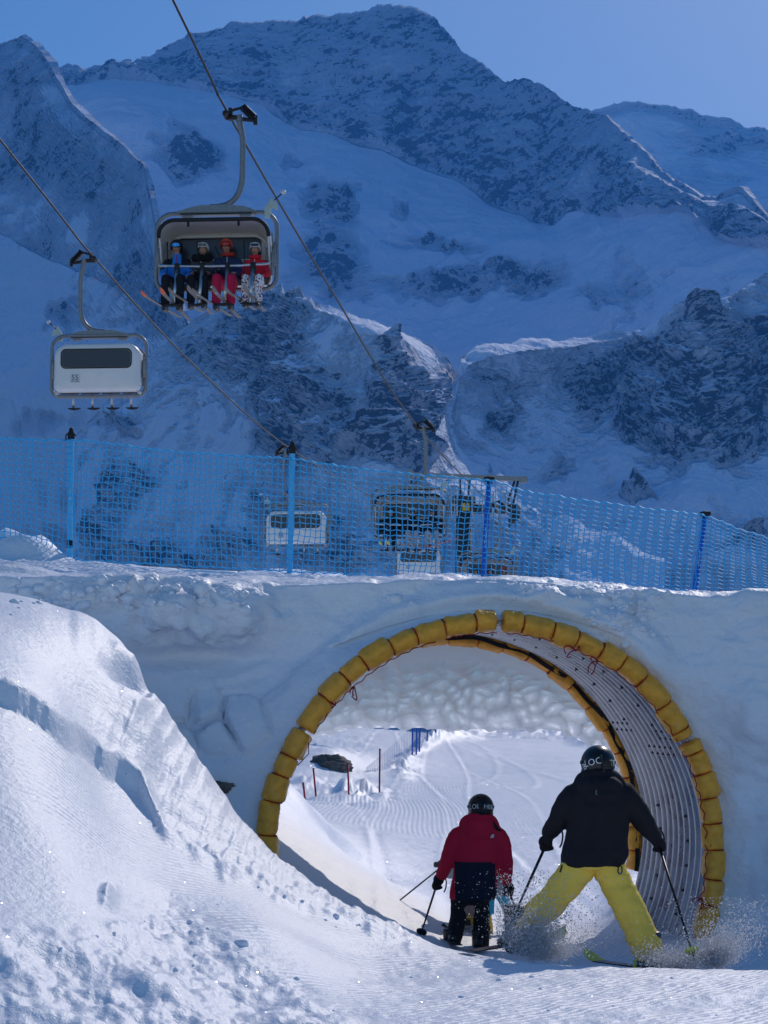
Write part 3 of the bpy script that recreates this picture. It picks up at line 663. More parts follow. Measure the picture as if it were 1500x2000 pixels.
# angles: dense over the top
tt = np.linspace(0, 1, NTH, endpoint=False)
th = -pi / 2 + 2 * pi * (tt + 0.07 * np.sin(2 * pi * tt) * -1)
dx, dzz = np.cos(th), np.sin(th)
cx0, cz0 = TN[0], TN[2]
tx_ = np.where(dx > 0, (bx1 - cx0) / np.maximum(dx, 1e-6), (bx0 - cx0) / np.minimum(dx, -1e-6))
tz_ = np.where(dzz > 0, 99.0, (bz0 - cz0) / np.minimum(dzz, -1e-6))
rr = np.minimum(np.abs(tx_), np.abs(tz_))
for _ in range(12):                                # meet the deck line
    xh = cx0 + dx * rr; zt = deck_front(np.clip(xh, bx0, bx1))
    lim = np.where(dzz > .02, (zt - cz0) / np.maximum(dzz, .02), 1e9)
    rr = np.minimum(np.minimum(np.abs(tx_), np.abs(tz_)), lim)
on_top = (dzz > .02) & (np.abs(cz0 + dzz * rr - deck_front(np.clip(cx0 + dx * rr, bx0, bx1))) < .05)
outer = np.stack([cx0 + dx * rr, np.full(NTH, 0.0), cz0 + dzz * rr], -1)
# depth of the front face: set back towards the top, bulging out low down and to the sides
def face_y(x, z):
    px = 750 + F * x / 15.6; py = 1476 - F * z / 15.6
    y = 15.52 + .10 * (z - cz0) - .12 * np.abs(x - cx0) * .3
    y = y - .35 * blob(px, py, 380, 1195, 120, 55) - .15 * blob(px, py, 470, 1175, 40, 50)         # hard block of ploughed snow, top left
    y = y - .55 * sstep(1500, 1700, py) * sstep(1440, 1560, px) - .25 * blob(px, py, 1480, 1500, 90, 300)
    y = y - .5 * sstep(430, 150, px) - .12 * blob(px, py, 440, 1420, 120, 60) - .30 * sstep(1470, 1640, py) * sstep(520, 380, px)
    return y
ring = tpt(th, RL + .03, np.zeros(NTH) + .03)
rows_ = []; svals = []
NF = 120
for i in range(NF + 1):
    s = (i / NF) ** 1.25
    p = ring * (1 - s) + outer * s
    yf = face_y(p[:, 0], p[:, 2]); blend = sstep(0, .25, s)
    p[:, 1] = ring[:, 1] * (1 - blend) + yf * blend
    rows_.append(p); svals.append(s)
front_top = rows_[-1].copy()
ND = 66
by = 18.35
for i in range(1, ND + 1):
    t = i / ND
    p = front_top.copy(); p[:, 1] = front_top[:, 1] * (1 - t) + by * t
    zb = np.where(on_top, deck_back(p[:, 0]) , p[:, 2]); p[:, 2] = p[:, 2] * (1 - t) + zb * t
    rows_.append(p); svals.append(1 + t)
back_top = rows_[-1].copy(); ringb = tpt(th, RL + .03, np.zeros(NTH) + TL - .05)
for i in range(1, 31):
    t = i / 30; p = back_top * (1 - t) + ringb * t; p[:, 1] = np.maximum(p[:, 1], by * (1 - t) + ringb[:, 1] * t)
    rows_.append(p); svals.append(2 + t)
ep = np.array(rows_); sv = np.array(svals)[:, None] * np.ones((1, NTH))
# round the deck edge
keep = ep.copy()
for _ in range(5):
    q = ep.copy(); q[1:-1] = (ep[:-2] + 2 * ep[1:-1] + ep[2:]) / 4
    wgt = np.exp(-((sv - 1.0) / .09) ** 2)[..., None] * sstep(560, 900, 750 + F * ep[..., 0:1] / 15.6).clip(.25, 1)
    ep = ep * (1 - wgt) + q * wgt
nrm = grid_normals(ep)
if nrm[40, :, 1].mean() > 0: nrm = -nrm
epx, epy = proj(ep); q3 = ep
isface = 1 - sstep(1.0, 1.03, sv); isdeck = sstep(.99, 1.02, sv) * (1 - sstep(1.98, 2.0, sv))
dist_r = np.hypot((ep - TN) @ SX, (ep - TN) @ SZ) - RL
d = .06 * fbm(q3 * 1.2, 4, 101) + .028 * fbm(q3 * 4, 4, 102) + .03 * np.clip(fbm(q3 * 2.3, 4, 103, ridged=True), 0, 1)
d = d * sstep(.0, .25, dist_r)
# rounded roll of drifted snow over the crown of the arch
thg = np.arctan2((ep - TN) @ SZ, (ep - TN) @ SX)
roll = np.exp(-((dist_r - .20) / .085) ** 2) * sstep(R(38), R(52), thg) * (1 - sstep(R(128), R(150), thg))
roll2 = np.exp(-((dist_r - .31) / .05) ** 2) * sstep(R(42), R(50), thg) * (1 - sstep(R(92), R(110), thg))
d = d + isface * (.12 * roll + .05 * roll2)
# broken, ploughed snow: blocky lumps along the top left and the crest right of the crown
w1, w2 = worley(np.stack([q3[..., 0] * 5.5 + .4 * vnoise(q3 * 6, 3), q3[..., 2] * 5.5 + .4 * vnoise(q3 * 6, 4)], -1), 3)
chunk = (1 - w1 * 1.3) * .12 + .10 * fbm(q3 * 7, 4, 105)
m_ch = isface * (blob(epx, epy, 370, 1200, 150, 60) * 1.0 + blob(epx, epy, 200, 1165, 120, 26) + blob(epx, epy, 1230, 1195, 50, 45) + .6 * blob(epx, epy, 1100, 1165, 130, 14)).clip(0, 1)
d = d + m_ch * (chunk + .12 * fbm(q3 * 2.5, 3, 106, ridged=True))
# undercut below the hard block
d = d - isface * .20 * blob(epx, epy, 380, 1285, 130, 18)
# cut blocks showing in the wall at the left
w1, w2 = worley(np.stack([(ep[..., 0] + .25 * ep[..., 2]) / .27, ep[..., 2] / .36], -1), 12)
m_bl = isface * (blob(epx, epy, 425, 1410, 85, 50)).clip(0, 1)
d = d + m_bl * .17 * (sstep(.03, .22, w2 - w1) - .6)
# soft scoops on the right, melt flutes at the left
d = d + isface * .10 * fbm(q3 * np.array([2.0, 1, 3.2]) + 4, 4, 111) * sstep(1380, 1450, epx)
d = d + isface * .03 * fbm(q3 * np.array([3.5, 1, 3.5]) + 4, 3, 117, ridged=True) * blob(epx, epy, 1430, 1270, 60, 60)
# flow lines below the hard block
d = d + isface * .016 * np.sin((ep[..., 2] - .18 * ep[..., 0] + .12 * vnoise(q3 * 1.5, 55)) * 38) * blob(epx, epy, 430, 1310, 130, 40)
# deck: tyre and ski ruts along the bridge
ruts = .5 * np.sin(ep[..., 1] * 21 + 2 * vnoise(q3 * np.array([.25, 2, 1]), 71)) + fbm(q3 * np.array([.4, 9, 1]), 3, 72)
d = d + isdeck * (.012 * ruts + .05 * np.clip(fbm(q3 * np.array([4, 6, 1]), 4, 73) - .12, 0, 1) * np.exp(-((sv - 1.62) / .10) ** 2) + .02 * fbm(q3 * 8, 3, 74) * np.exp(-((sv - 1.05) / .06) ** 2))
ep = ep + nrm * d[..., None]
# ploughed heap behind the deck at the far left
ep[..., 2] += isdeck * sstep(1.8, 1.97, sv) * (.30 * blob(epx, epy, 20, 1080, 70, 60) + .12 * blob(epx, epy, 95, 1085, 30, 30)) * (1 + .5 * fbm(q3 * 4, 4, 76))
SNOW_F = snow_mat('embankment_snow', [(6, .03, 6), (30, .010, 5), (140, .003, 3)])
emb = make_mesh('snow_embankment', ep.reshape(-1, 3), grid_faces(*ep.shape[:2], wrap_c=True), [SNOW_F])
kind(link('snow_embankment', emb), 'structure')

# overhang of melted, cupped snow hanging behind the far rim
NT, NS = 300, 130
tha = np.linspace(R(8), R(172), NT)
lip_px = np.interp(tha, [R(8), R(30), R(60), R(90), R(120), R(150), R(172)], [1255, 1165, 1060, 880, 740, 600, 520])
lip_py = np.interp(tha, [R(8), R(24), R(36), R(50), R(90), R(130), R(172)], [1600, 1500, 1452, 1428, 1424, 1424, 1470])
lip = P(lip_px, lip_py, np.full(NT, 18.0))
top_ = tpt(tha, RL - .02, TL + .02 + 0 * tha)
rows_ = []
for i in range(NS):
    s = i / (NS - 1)
    if s < .8:
        t = s / .8
        p = top_ * (1 - t) + lip * t
        p[:, 1] += .16 * np.sin(pi * t) ; p[:, 2] += .05 * np.sin(pi * t)
    else:
        t = (s - .8) / .2; a = t * pi * .5
        p = lip.copy(); p[:, 1] += .20 * np.sin(a); p[:, 2] += 1.15 * (1 - np.cos(a)) * np.minimum(1, (1.45 - lip[:, 2]) / 1.2)
    rows_.append(p)
cp = np.array(rows_); cn = grid_normals(cp)
if cn[40, :, 1].mean() > 0: cn = -cn
su = np.linspace(0, 1, NS)[:, None] * np.ones((1, NT))
wq = np.stack([cp[..., 0] / .135 + .8 * vnoise(cp * 2.2, 16) + .35 * vnoise(cp * 5, 6), (cp[..., 1] * .8 + cp[..., 2] * -1.2) / .125 + .35 * vnoise(cp * 5, 7)], -1)
c1, c2 = worley(wq, 21); c3, c4 = worley(wq * 2.3 + 5, 22)
cup = sstep(.18, .36, su + .05 * vnoise(cp * 3, 8)) * (1 - sstep(.80, .9, su))
dd = cup * (.13 * (c1 - .45) + .03 * (c3 - .4)) * (1 - .5 * sstep(.5, .8, su)) + (1 - cup) * .02 * fbm(cp * 4, 3, 9)
cp = cp + cn * dd[..., None]
SNOW_C = snow_mat('translucent_overhang_snow', [(20, .006, 4), (120, .002, 3)], col=(.84, .89, .97), sss=1.0)
curt = make_mesh('snow_overhang', cp.reshape(-1, 3), grid_faces(NS, NT), [SNOW_C])
kind(link('snow_overhang', curt), 'structure')

# ================================================================== TUNNEL: corrugated lining, bolts, padding
GALV = mat('galvanised_steel', (.43, .45, .49), rough=.32, metal=.65, noise=.18, nscale=6, bump=.0015, bscale=40)
BOLT = mat('dark_bolt_steel', (.10, .10, .115), rough=.45, metal=.8)
PAD = mat('ochre_tarpaulin', (.92, .40, .03), rough=.42, spec=.5, noise=.16, nscale=14, bump=.012, bscale=16)
CORD = mat('red_cord', (.36, .012, .018), rough=.7)
BLACK = mat('black_webbing', (.012, .012, .015), rough=.6)
tunnel = empty('ski_tunnel', tuple(TN - SZ * RL))
tag(tunnel, 'corrugated steel tunnel ring with ochre padded rims set in the snow bank', 'tunnel')
T0 = np.array(tunnel.location)
tht = np.linspace(R(-62), R(242), 260); tls = np.linspace(.0, TL, 190)
A_, B_ = np.meshgrid(tht, tls)
lin = tpt(A_, RL + .027 * np.cos(2 * pi * B_ / .158) + .004 * np.sin(A_ * 9), B_) - T0
link('corrugated_lining', make_mesh('corrugated_lining', lin.reshape(-1, 3), grid_faces(*A_.shape), [GALV]), tunnel)
lining = bpy.data.objects['corrugated_lining']
bm = MB(); bm.tube([(0, 0, 0), (0, 0, .012)], .016, n=6); bm.tube([(0, 0, .012), (0, 0, .026)], [.010, .008], n=6)
bolt_me = bm.mesh('bolt', [BOLT], smooth=False)
def put_bolt(th_, t_):
    c = tpt(th_, RL - .012, t_) - T0; n_ = Vector(-(SX * cos(th_) + SZ * sin(th_)))
    o = link('bolt', bolt_me, lining, tuple(c)); o.rotation_euler = n_.to_track_quat('Z', 'Y').to_euler()
for k in range(17):
    a = R(-26 + 6.6 * k)
    if 12 < math.degrees(a) < 30: continue
    put_bolt(a, .158 * 4.0); put_bolt(a + R(1.5), .158 * 9.0)
for a0, ts in ((33.5, (9, 10, 11, 12)), (31.2, (9, 10, 11, 12)), (31.5, (2, 3, 4)), (29.4, (2, 3, 4)), (26.5, (3, 4, 5, 6, 7)), (24.4, (3, 4, 5, 6, 7))):
    for t in ts: put_bolt(R(a0), .158 * t - .02)
# plate lap seams
for a0, t0, t1 in ((32.4, 1.25, 2.0), (25.4, .35, 1.2)):
    bb = np.linspace(t0, t1, 60); aa = R(a0) + np.linspace(-R(1.8), R(1.8), 5)
    A2, B2 = np.meshgrid(aa, bb); s_ = tpt(A2, RL - .006 + .021 * np.cos(2 * pi * B2 / .158), B2) - T0
    link('lap_plate', make_mesh('lap_plate', s_.reshape(-1, 3), grid_faces(*A2.shape), [GALV]), tunnel)

def pad(a0, a1, t, rc, r0, seed, squash=1.0, tail=False):
    a0, a1 = R(a0), R(a1); n, m = 30, 22
    s = np.linspace(0, 1, n); ph = np.linspace(0, 2 * pi, m, endpoint=False)
    e = np.abs(2 * s - 1)
    rad = r0 * (.98 + .08 * math.sin(seed * 2.7)) * (1 - .20 * e ** 8 - .04 * e ** 2)
    if tail: rad = rad * np.interp(s, [0, .25, .8, 1], [.45, .8, 1, 1])
    aa = a0 + (a1 - a0) * s; rc = rc + .014 * math.sin(seed * 5.1)
    S, PH = np.meshgrid(s, ph, indexing='ij')
    L = abs(a1 - a0) * rc
    q = np.stack([np.cos(PH) * 1.6, np.sin(PH) * 1.6, S * L * 7], -1) + seed * 3.7
    # folds that fan out from the tied ends, and a soft sag
    q2 = np.stack([np.cos(PH) * 3.4, np.sin(PH) * 3.4, S * 1.2], -1) + seed * 1.9
    wr = 1 + .15 * fbm(q, 4, seed, ridged=True) + .20 * fbm(q2, 3, seed + 3, ridged=True) * (np.abs(2 * S - 1) ** 2) + .07 * fbm(q2 * .6, 2, seed + 8)
    rr_ = rad[:, None] * wr
    base = tpt(aa, rc, 0 * aa + t)
    rad_dir = (SX * np.cos(aa)[:, None] + SZ * np.sin(aa)[:, None])
    v = base[:, None] + rad_dir[:, None] * (rr_ * np.cos(PH))[..., None] + AX * (rr_ * squash * np.sin(PH))[..., None]
    verts = np.concatenate([v.reshape(-1, 3), base[:1], base[-1:]]) - T0
    f = [tuple(int(i) for i in x) for x in grid_faces(n, m, wrap_c=True)]
    f += [(n * m, (k + 1) % m, k) for k in range(m)] + [(n * m + 1, (n - 1) * m + k, (n - 1) * m + (k + 1) % m) for k in range(m)]
    return link('pad', make_mesh('pad', verts, f, [PAD]), tunnel)
def tie(parent, a, t, rc, r0, squash=1.0):
    a = R(a); c = tpt(a, rc, t) - T0; rd = SX * cos(a) + SZ * sin(a)
    m_ = MB(); m_.tube([Vector(c + rd * (r0 * cos(x)) + AX * (r0 * squash * sin(x))) for x in np.linspace(0, 2 * pi, 20, endpoint=False)], .0050, n=5, closed=True)
    m_.build('tie_cord', [CORD], parent)
near_groups = [[148.6, 155.7, 161, 167.6, 176, 185, 194], [148.0, 138.8, 131.7, 125.6, 117.7, 110.7, 103.2, 95, 89.7], [87.9, 82.8, 74.7, 68.2, 61.2, 55, 48.2, 39.6, 31.9, 29.5], [28.2, 25.2, 19.4, 13, 6.4, -.3, -7.8, -14.4, -23.5]]
sd = 1
for g in near_groups:
    for i in range(len(g) - 1):
        a0, a1 = min(g[i], g[i + 1]), max(g[i], g[i + 1])
        o = pad(a0 + .12, a1 - .12, -.01, 1.748, .083, sd, 1.25, tail=(g[i + 1] == -23.5)); sd += 1
        if i: tie(o, g[i], -.01, 1.748, .069, 1.25)
fa = [-12, -6, 1, 8, 16, 24, 32, 40.5, 49, 57, 65, 73, 81, 90, 99, 108, 118, 128, 138, 148]
for i in range(len(fa) - 1):
    o = pad(fa[i] + .12, fa[i + 1] - .12, TL + .01, RL - .055, .066, sd, 1.3); sd += 1
    if i: tie(o, fa[i], TL + .01, RL - .055, .054, 1.3)
# black webbing strap along the far padding
aa = np.linspace(R(-12), R(94), 90)
p1_ = tpt(aa, RL - .035 + .010 * np.sin(aa * 23), TL - .078 + .008 * np.sin(aa * 17)) - T0; p2_ = tpt(aa, RL - .075 + .010 * np.sin(aa * 23), TL - .086) - T0
link('webbing_strap', make_mesh('webbing_strap', np.stack([p1_, p2_]).reshape(-1, 3), grid_faces(2, 90), [BLACK]), tunnel)
# running cord along the inside of the near pads with loose knots
def cord(pts, name='lacing_cord', r=.0042, par=None):
    m_ = MB(); m_.tube(pts, r, n=5); return m_.build(name, [CORD], par or tunnel)
rng = random.Random(4)
for lo, hi in ((89.7, 148), (30, 87), (-14, 27)):
    pts = []
    for k in range(60):
        a = R(lo + (hi - lo) * k / 59); pts.append(tpt(a, 1.748 - .086 + .006 * sin(k * 1.7), -.075 + .03 * sin(k * .9)) - T0)
    cord(pts)
def knot(a, t, rc, n=3, size=.12, seed=0):
    rg = random.Random(seed); c = Vector(tpt(R(a), rc, t) - T0)
    for k in range(n):
        d = Vector((rg.uniform(-1, .2), rg.uniform(-.4, .1), rg.uniform(-1, .4))) * size
        e = Vector((rg.uniform(-.6, .6), -.02, rg.uniform(-1, .2))) * size * .6
        cord(spline([c, c + d * .6 + Vector((0, -.02, .02)), c + d, c + d * .7 + e], 5), 'loose_cord', .005)
for a, t, s_ in ((138.5, -.08, 1), (131.5, -.09, 2), (67.5, -.09, 3), (61, -.09, 4), (-14, -.10, 5), (-13.5, -.11, 6)): knot(a, t, 1.66, 3, .11, s_)
knot(11, TL - .1, 1.62, 3, .10, 8); knot(14, TL - .1, 1.62, 2, .09, 9)
cord([tpt(R(148.6), 1.69, -.05) - T0, tpt(R(153), 1.62, -.06) - T0, tpt(R(157), 1.66, -.08) - T0], 'loose_cord', .004)
# exposed steel edge at the three gaps
for a in (148.3, 88.8, 28.9):
    m_ = MB()
    for dt in (-.02, .03): m_.tube([tpt(R(a - .7), RL + .0, dt - .02) - T0, tpt(R(a + .7), RL, dt - .02) - T0], .012, n=8)
    m_.build('steel_edge', [GALV], tunnel)

# lettering helper: flat text mesh in local x/z, returned as arrays
def text_mesh(s, size, extrude=0.0):
    cu = bpy.data.curves.new('t', 'FONT'); cu.body = s; cu.size = size; cu.align_x = 'CENTER'; cu.align_y = 'CENTER'; cu.extrude = extrude; cu.resolution_u = 2
    o = bpy.data.objects.new('t', cu); COL.objects.link(o); dg = bpy.context.evaluated_depsgraph_get()
    me = bpy.data.meshes.new_from_object(o.evaluated_get(dg)); bpy.data.objects.remove(o, do_unlink=True); bpy.data.curves.remove(cu)
    v = np.empty(len(me.vertices) * 3, np.float32); me.vertices.foreach_get('co', v); v = v.reshape(-1, 3).astype(float)
    f = [tuple(p.vertices) for p in me.polygons]; bpy.data.meshes.remove(me); return v, f
def put_text(s, size, fn, name, material, parent, loc=None):
    """fn maps flat (u, v) arrays to world/local positions"""
    v, f = text_mesh(s, size)
    return link(name, make_mesh(name, fn(v[:, 0], v[:, 1]), f, [material], False), parent, loc)
INK = mat('black_print', (.02, .02, .022), rough=.6)
WPRINT = mat('white_print', (.75, .75, .78), rough=.5)
def on_pad(c_deg):
    def fn(u, v):
        a = R(c_deg) - u / 1.75
        ph = R(215) + v / .085
        return tpt(a, 1.748 + .090 * np.cos(ph), -.01 + .113 * np.sin(ph)) - T0
    return fn
put_text('GE', .07, on_pad(2.0), 'print', INK, tunnel); put_text('IE', .07, on_pad(-1.7), 'print', INK, tunnel)

# ================================================================== SAFETY FENCE on the bridge
NETM = mat('blue_net', (.045, .52, .98), rough=.5, spec=.4)
POSTC = mat('light_blue_post', (.13, .55, .82), rough=.45, noise=.05)
POSTB = mat('deep_blue_post', (.012, .12, .55), rough=.45, noise=.05)
RUB = mat('black_rubber', (.015, .015, .017), rough=.65)
def prisms(A, B, r, sides=3):
    """thin strands between point arrays A and B"""
    d = B - A; L = np.linalg.norm(d, axis=-1, keepdims=True); d = d / L
    up = np.where(np.abs(d[:, 1:2]) < .9, np.array([[0, 1.0, 0]]), np.array([[1.0, 0, 0]]))
    a = np.cross(d, up); a /= np.linalg.norm(a, axis=-1, keepdims=True); b = np.cross(d, a)
    V_ = []
    r = np.asarray(r, float).reshape(-1, 1)
    for q in (A - d * r * .5, B + d * r * .5):
        for k in range(sides): V_.append(q + (a * cos(2 * pi * k / sides) + b * sin(2 * pi * k / sides)) * r)
    V_ = np.stack(V_, 1); n = len(A); base = np.arange(n)[:, None] * (2 * sides)
    F_ = np.concatenate([np.stack([base[:, 0] + k, base[:, 0] + (k + 1) % sides, base[:, 0] + sides + (k + 1) % sides, base[:, 0] + sides + k], -1) for k in range(sides)])
    return V_.reshape(-1, 3), F_
YN = 18.12
fence = empty('safety_fence', tuple(P(750, 1120, YN)))
tag(fence, 'blue mesh safety fence with four posts along the snow bridge', 'fence')
FO = np.array(fence.location)
tx0 = [-400, 0, 70, 140, 220, 300, 420, 570, 640, 760, 860, 955, 1010, 1100, 1200, 1290, 1377, 1440, 1500, 1900]; ty0 = [850, 857, 859, 860, 868, 880, 888, 897, 908, 922, 932, 938, 958, 972, 988, 998, 1008, 1032, 1052, 1150]
bx_ = [-400, 0, 60, 136, 570, 945, 1100, 1358, 1500, 1900]; by_ = [1040, 1060, 1068, 1094, 1116, 1133, 1141, 1154, 1160, 1180]
ncol, nrow = 205, 19
cols = np.linspace(-330, 1830, ncol); rws = np.linspace(0, 1, nrow)
CXn, RWn = np.meshgrid(cols, rws)
nz = np.stack([CXn / 60, RWn * 3, CXn * 0], -1)
py_top = np.interp(CXn, tx0, ty0); py_bot = np.interp(CXn, bx_, by_)
pxn = CXn + 5.0 * vnoise(nz * .6, 3) + 2.2 * vnoise(nz * 2.7, 4) + (RWn - .5) * np.interp(CXn, [0, 900, 1377, 1500], [-6, -10, -19, 4])
pyn = py_top + (py_bot - py_top) * RWn + 3.0 * vnoise(nz * .7 + 9, 5) * np.sin(pi * RWn) + 1.4 * vnoise(nz * 3, 6)
pyn += np.where((np.arange(ncol) % 2)[None] == 1, 1.2, -1.2)
ynn = YN - .05 + .05 * vnoise(nz * .5, 7) * np.sin(pi * RWn)
N3 = P(pxn, pyn, ynn) - FO
Ah, Bh = N3[:, :-1].reshape(-1, 3), N3[:, 1:].reshape(-1, 3); Av, Bv = N3[:-1].reshape(-1, 3), N3[1:].reshape(-1, 3)
rH = np.full((nrow, ncol - 1), .0050); rH[0] = .010; rH[-1] = .008
Vn, Fn = prisms(np.concatenate([Ah, Av]), np.concatenate([Bh, Bv]), np.concatenate([rH.ravel(), np.full(len(Av), .0052)]))
link('net', make_mesh('net', Vn, Fn, [NETM], True), fence)
def fence_post(tp, bp, m_, txt, capk):
    t, b = V(*tp, YN + .02) - Vector(FO), V(*bp, YN + .02) - Vector(FO)
    d = (t - b).normalized()
    mb_ = MB(); mb_.tube([b - d * .5, b, t], .0255, n=14); mb_.tube([b + d * .02, b + d * .09], .0275, n=14)
    po = mb_.build('post', [m_], fence, auto=40)
    mb_ = MB()
    if capk == 0:
        mb_.tube([t - d * .02, t + d * .035, t + d * .045, t + d * .08, t + d * .095], [.032, .034, .024, .022, .008], n=12)
        mb_.tube([t + Vector((-.045, -.01, -.03)), t + Vector((-.048, -.01, .02)), t + Vector((-.02, -.02, .045)), t + Vector((.02, -.02, .045)), t + Vector((.045, -.01, .015))], .007, n=6)
    else:
        mb_.box(t + d * .012, (.10, .06, .045), rot=Matrix.Rotation(-.1, 3, 'Y'), bev=.012); mb_.tube([t - d * .03, t + d * .01], .030, n=12)
    mb_.build('cap', [RUB], po, auto=40)
    if capk == 0 and txt == 'SPM':
        mb_ = MB(); mb_.tube([b + d * .10, b + d * .17], .0285, n=12); mb_.build('foot_band', [RUB], po, auto=40)
    for k in range(14):
        q = b + (t - b) * (.06 + .9 * k / 13)
    if txt:
        for i, chh in enumerate(txt):
            c = b + (t - b) * (.56 - .075 * i if txt == 'SPM' else .50 - .045 * i)
            put_text(chh, .05, lambda u, v, c=c: np.stack([c.x + .0262 * np.sin(u / .0262), c.y - .0262 * np.cos(u / .0262) - .0012, c.z + v], -1), 'lettering', WPRINT, po)
fence_post((139, 855), (136, 1091), POSTC, 'SPM', 0)
fence_post((571, 882), (566, 1113), POSTC, '', 0)
fence_post((955, 938), (944, 1130), POSTB, 'LISKI', 1)
fence_post((1377, 1006), (1357, 1151), POSTB, 'LISKI', 1)

# ================================================================== beyond the tunnel: marker poles, far fence, rocks
REDP = mat('red_plastic_pole', (.45, .015, .035), rough=.45)
for (tpx, tpy, bpx, bpy_, Y, lab) in ((592, 1528, 594, 1546, 33.5, 'short stub of red marker pole nearest the ochre padding'), (612, 1500, 618, 1566, 36.0, 'red marker pole leaning left beside the padded rim'),
                                       (679, 1490, 682, 1569, 37.0, 'straight red marker pole in the middle of the row beyond the tunnel'), (742, 1462, 741, 1557, 39.0, 'tallest thin red marker pole right of the row beyond the tunnel')):
    b = V(bpx, bpy_, Y); t = V(tpx, tpy, Y); o = empty('marker_pole', tuple(b)); tag(o, lab, 'pole', 'red marker poles beyond the tunnel')
    d = t - b; mb_ = MB(); mb_.tube([-d.normalized() * .35, d * .0, d * .97], .017, n=8); mb_.build('shaft', [REDP], o)
    mb_ = MB(); mb_.tube([d * .97, d * .99, d], [.019, .019, .008], n=8); mb_.build('tip', [RUB], o)
ff = empty('safety_fence', tuple(P(830, 1470, 58))); tag(ff, 'distant blue fence on thin posts seen through the tunnel', 'fence'); O2 = np.array(ff.location)
fp = [(806, 1418, 805, 1471, 56), (814, 1418, 813, 1466, 57), (821, 1418, 819, 1462, 58), (836, 1418, 834, 1452, 61), (852, 1418, 850, 1446, 64), (866, 1416, 865, 1440, 67)]
for a in fp:
    mb_ = MB(); mb_.tube([V(a[2], a[3] + 8, a[4]) - Vector(O2), V(a[0], a[1] - 20, a[4]) - Vector(O2)], .024, n=8); po = mb_.build('post', [POSTB], ff)
    mb_ = MB(); mb_.ball(V(a[0], a[1] - 20, a[4]) - Vector(O2), .03, 8, 5); mb_.build('cap', [RUB], po)
lines_a, lines_b = [], []
def fnet(pts, n_r):
    for i in range(len(pts) - 1):
        (ta, ba), (tb, bb) = pts[i], pts[i + 1]
        for k in range(n_r):
            f_ = k / (n_r - 1); lines_a.append(ta + (ba - ta) * f_); lines_b.append(tb + (bb - tb) * f_)
        for k in range(14):
            f_ = k / 14; lines_a.append(ta + (tb - ta) * f_); lines_b.append(ba + (bb - ba) * f_)
fnet([(np.array(P(a[0], a[1] - 14, a[4])) - O2, np.array(P(a[2], a[3], a[4])) - O2) for a in fp], 12)
fnet([(np.array(P(805, 1420, 56)) - O2, np.array(P(805, 1470, 56)) - O2), (np.array(P(760, 1462, 50)) - O2, np.array(P(760, 1500, 50)) - O2), (np.array(P(715, 1500, 46)) - O2, np.array(P(712, 1512, 46)) - O2)], 9)
Vn, Fn = prisms(np.array(lines_a), np.array(lines_b), np.full(len(lines_a), .0032))
link('net', make_mesh('net', Vn, Fn, [mat('far_blue_net', (.03, .16, .42), rough=.6)]), ff)

from mathutils.bvhtree import BVHTree
def bvh(me_name):
    me = bpy.data.meshes[me_name]; vv = np.empty(len(me.vertices) * 3, np.float32); me.vertices.foreach_get('co', vv)
    return BVHTree.FromPolygons([Vector(q) for q in vv.reshape(-1, 3)], [tuple(p.vertices) for p in me.polygons])
BV_E, BV_G = bvh('snow_embankment'), bvh('snow_ground')
def hit(px, py):
    d = Vector(P(px, py, 10.0)).normalized(); best = None
    for t in (BV_E, BV_G):
        h = t.ray_cast(Vector((0, 0, 0)), d)
        if h[0] is not None and (best is None or h[3] < best[1]): best = (h[0], h[3])
    return best[0] if best else None
def hit_pt(px, py): return np.array(hit_g(px, py))
def hit_g(px, py):
    return BV_G.ray_cast(Vector((0, 0, 0)), Vector(P(px, py, 10.0)).normalized())[0]
ROCK = mat('grey_rock', (.12, .112, .105), rough=.85, noise=.45, nscale=9, bump=.02, bscale=14)
def rock(name, c, r, seed, label, top_snow=False):
    nu, nv = 48, 32
    u = np.linspace(0, 2 * pi, nu, endpoint=False); v = np.linspace(-pi / 2 + .02, pi / 2 - .02, nv)
    U, W = np.meshgrid(u, v); d = np.stack([np.cos(W) * np.cos(U), np.cos(W) * np.sin(U), np.sin(W)], -1)
    k = 1 + .42 * fbm(d * 1.6 + seed, 4, seed, ridged=True) + .16 * fbm(d * 5 + seed, 3, seed + 5, ridged=True)
    d = np.sign(d) * np.abs(d) ** .95
    p = d * k[..., None] * np.array(r)
    base = np.array(c) - np.array([0, 0, r[2] * .5])
    o = link(name, make_mesh(name, (p + np.array([0, 0, r[2] * .5])).reshape(-1, 3), grid_faces(nv, nu, wrap_c=True), [ROCK], True), None, tuple(base))
    return tag(o, label, 'rock')
_rx = P(646, 1470, 44.6); rock('rock', (_rx[0], _rx[1], ground_z(_rx[0], _rx[1]) - .06), (.38, .36, .22), 4, 'dark jagged rock poking out of sunlit snow seen through the tunnel')
rock('rock', np.array(BV_E.ray_cast(Vector((0, 0, 0)), Vector(P(414, 1536, 10.0)).normalized())[0]) + np.array([0, .09, 0]), (.15, .14, .065), 7, 'dark flat stone showing in the shaded snow wall left of the padded rim')

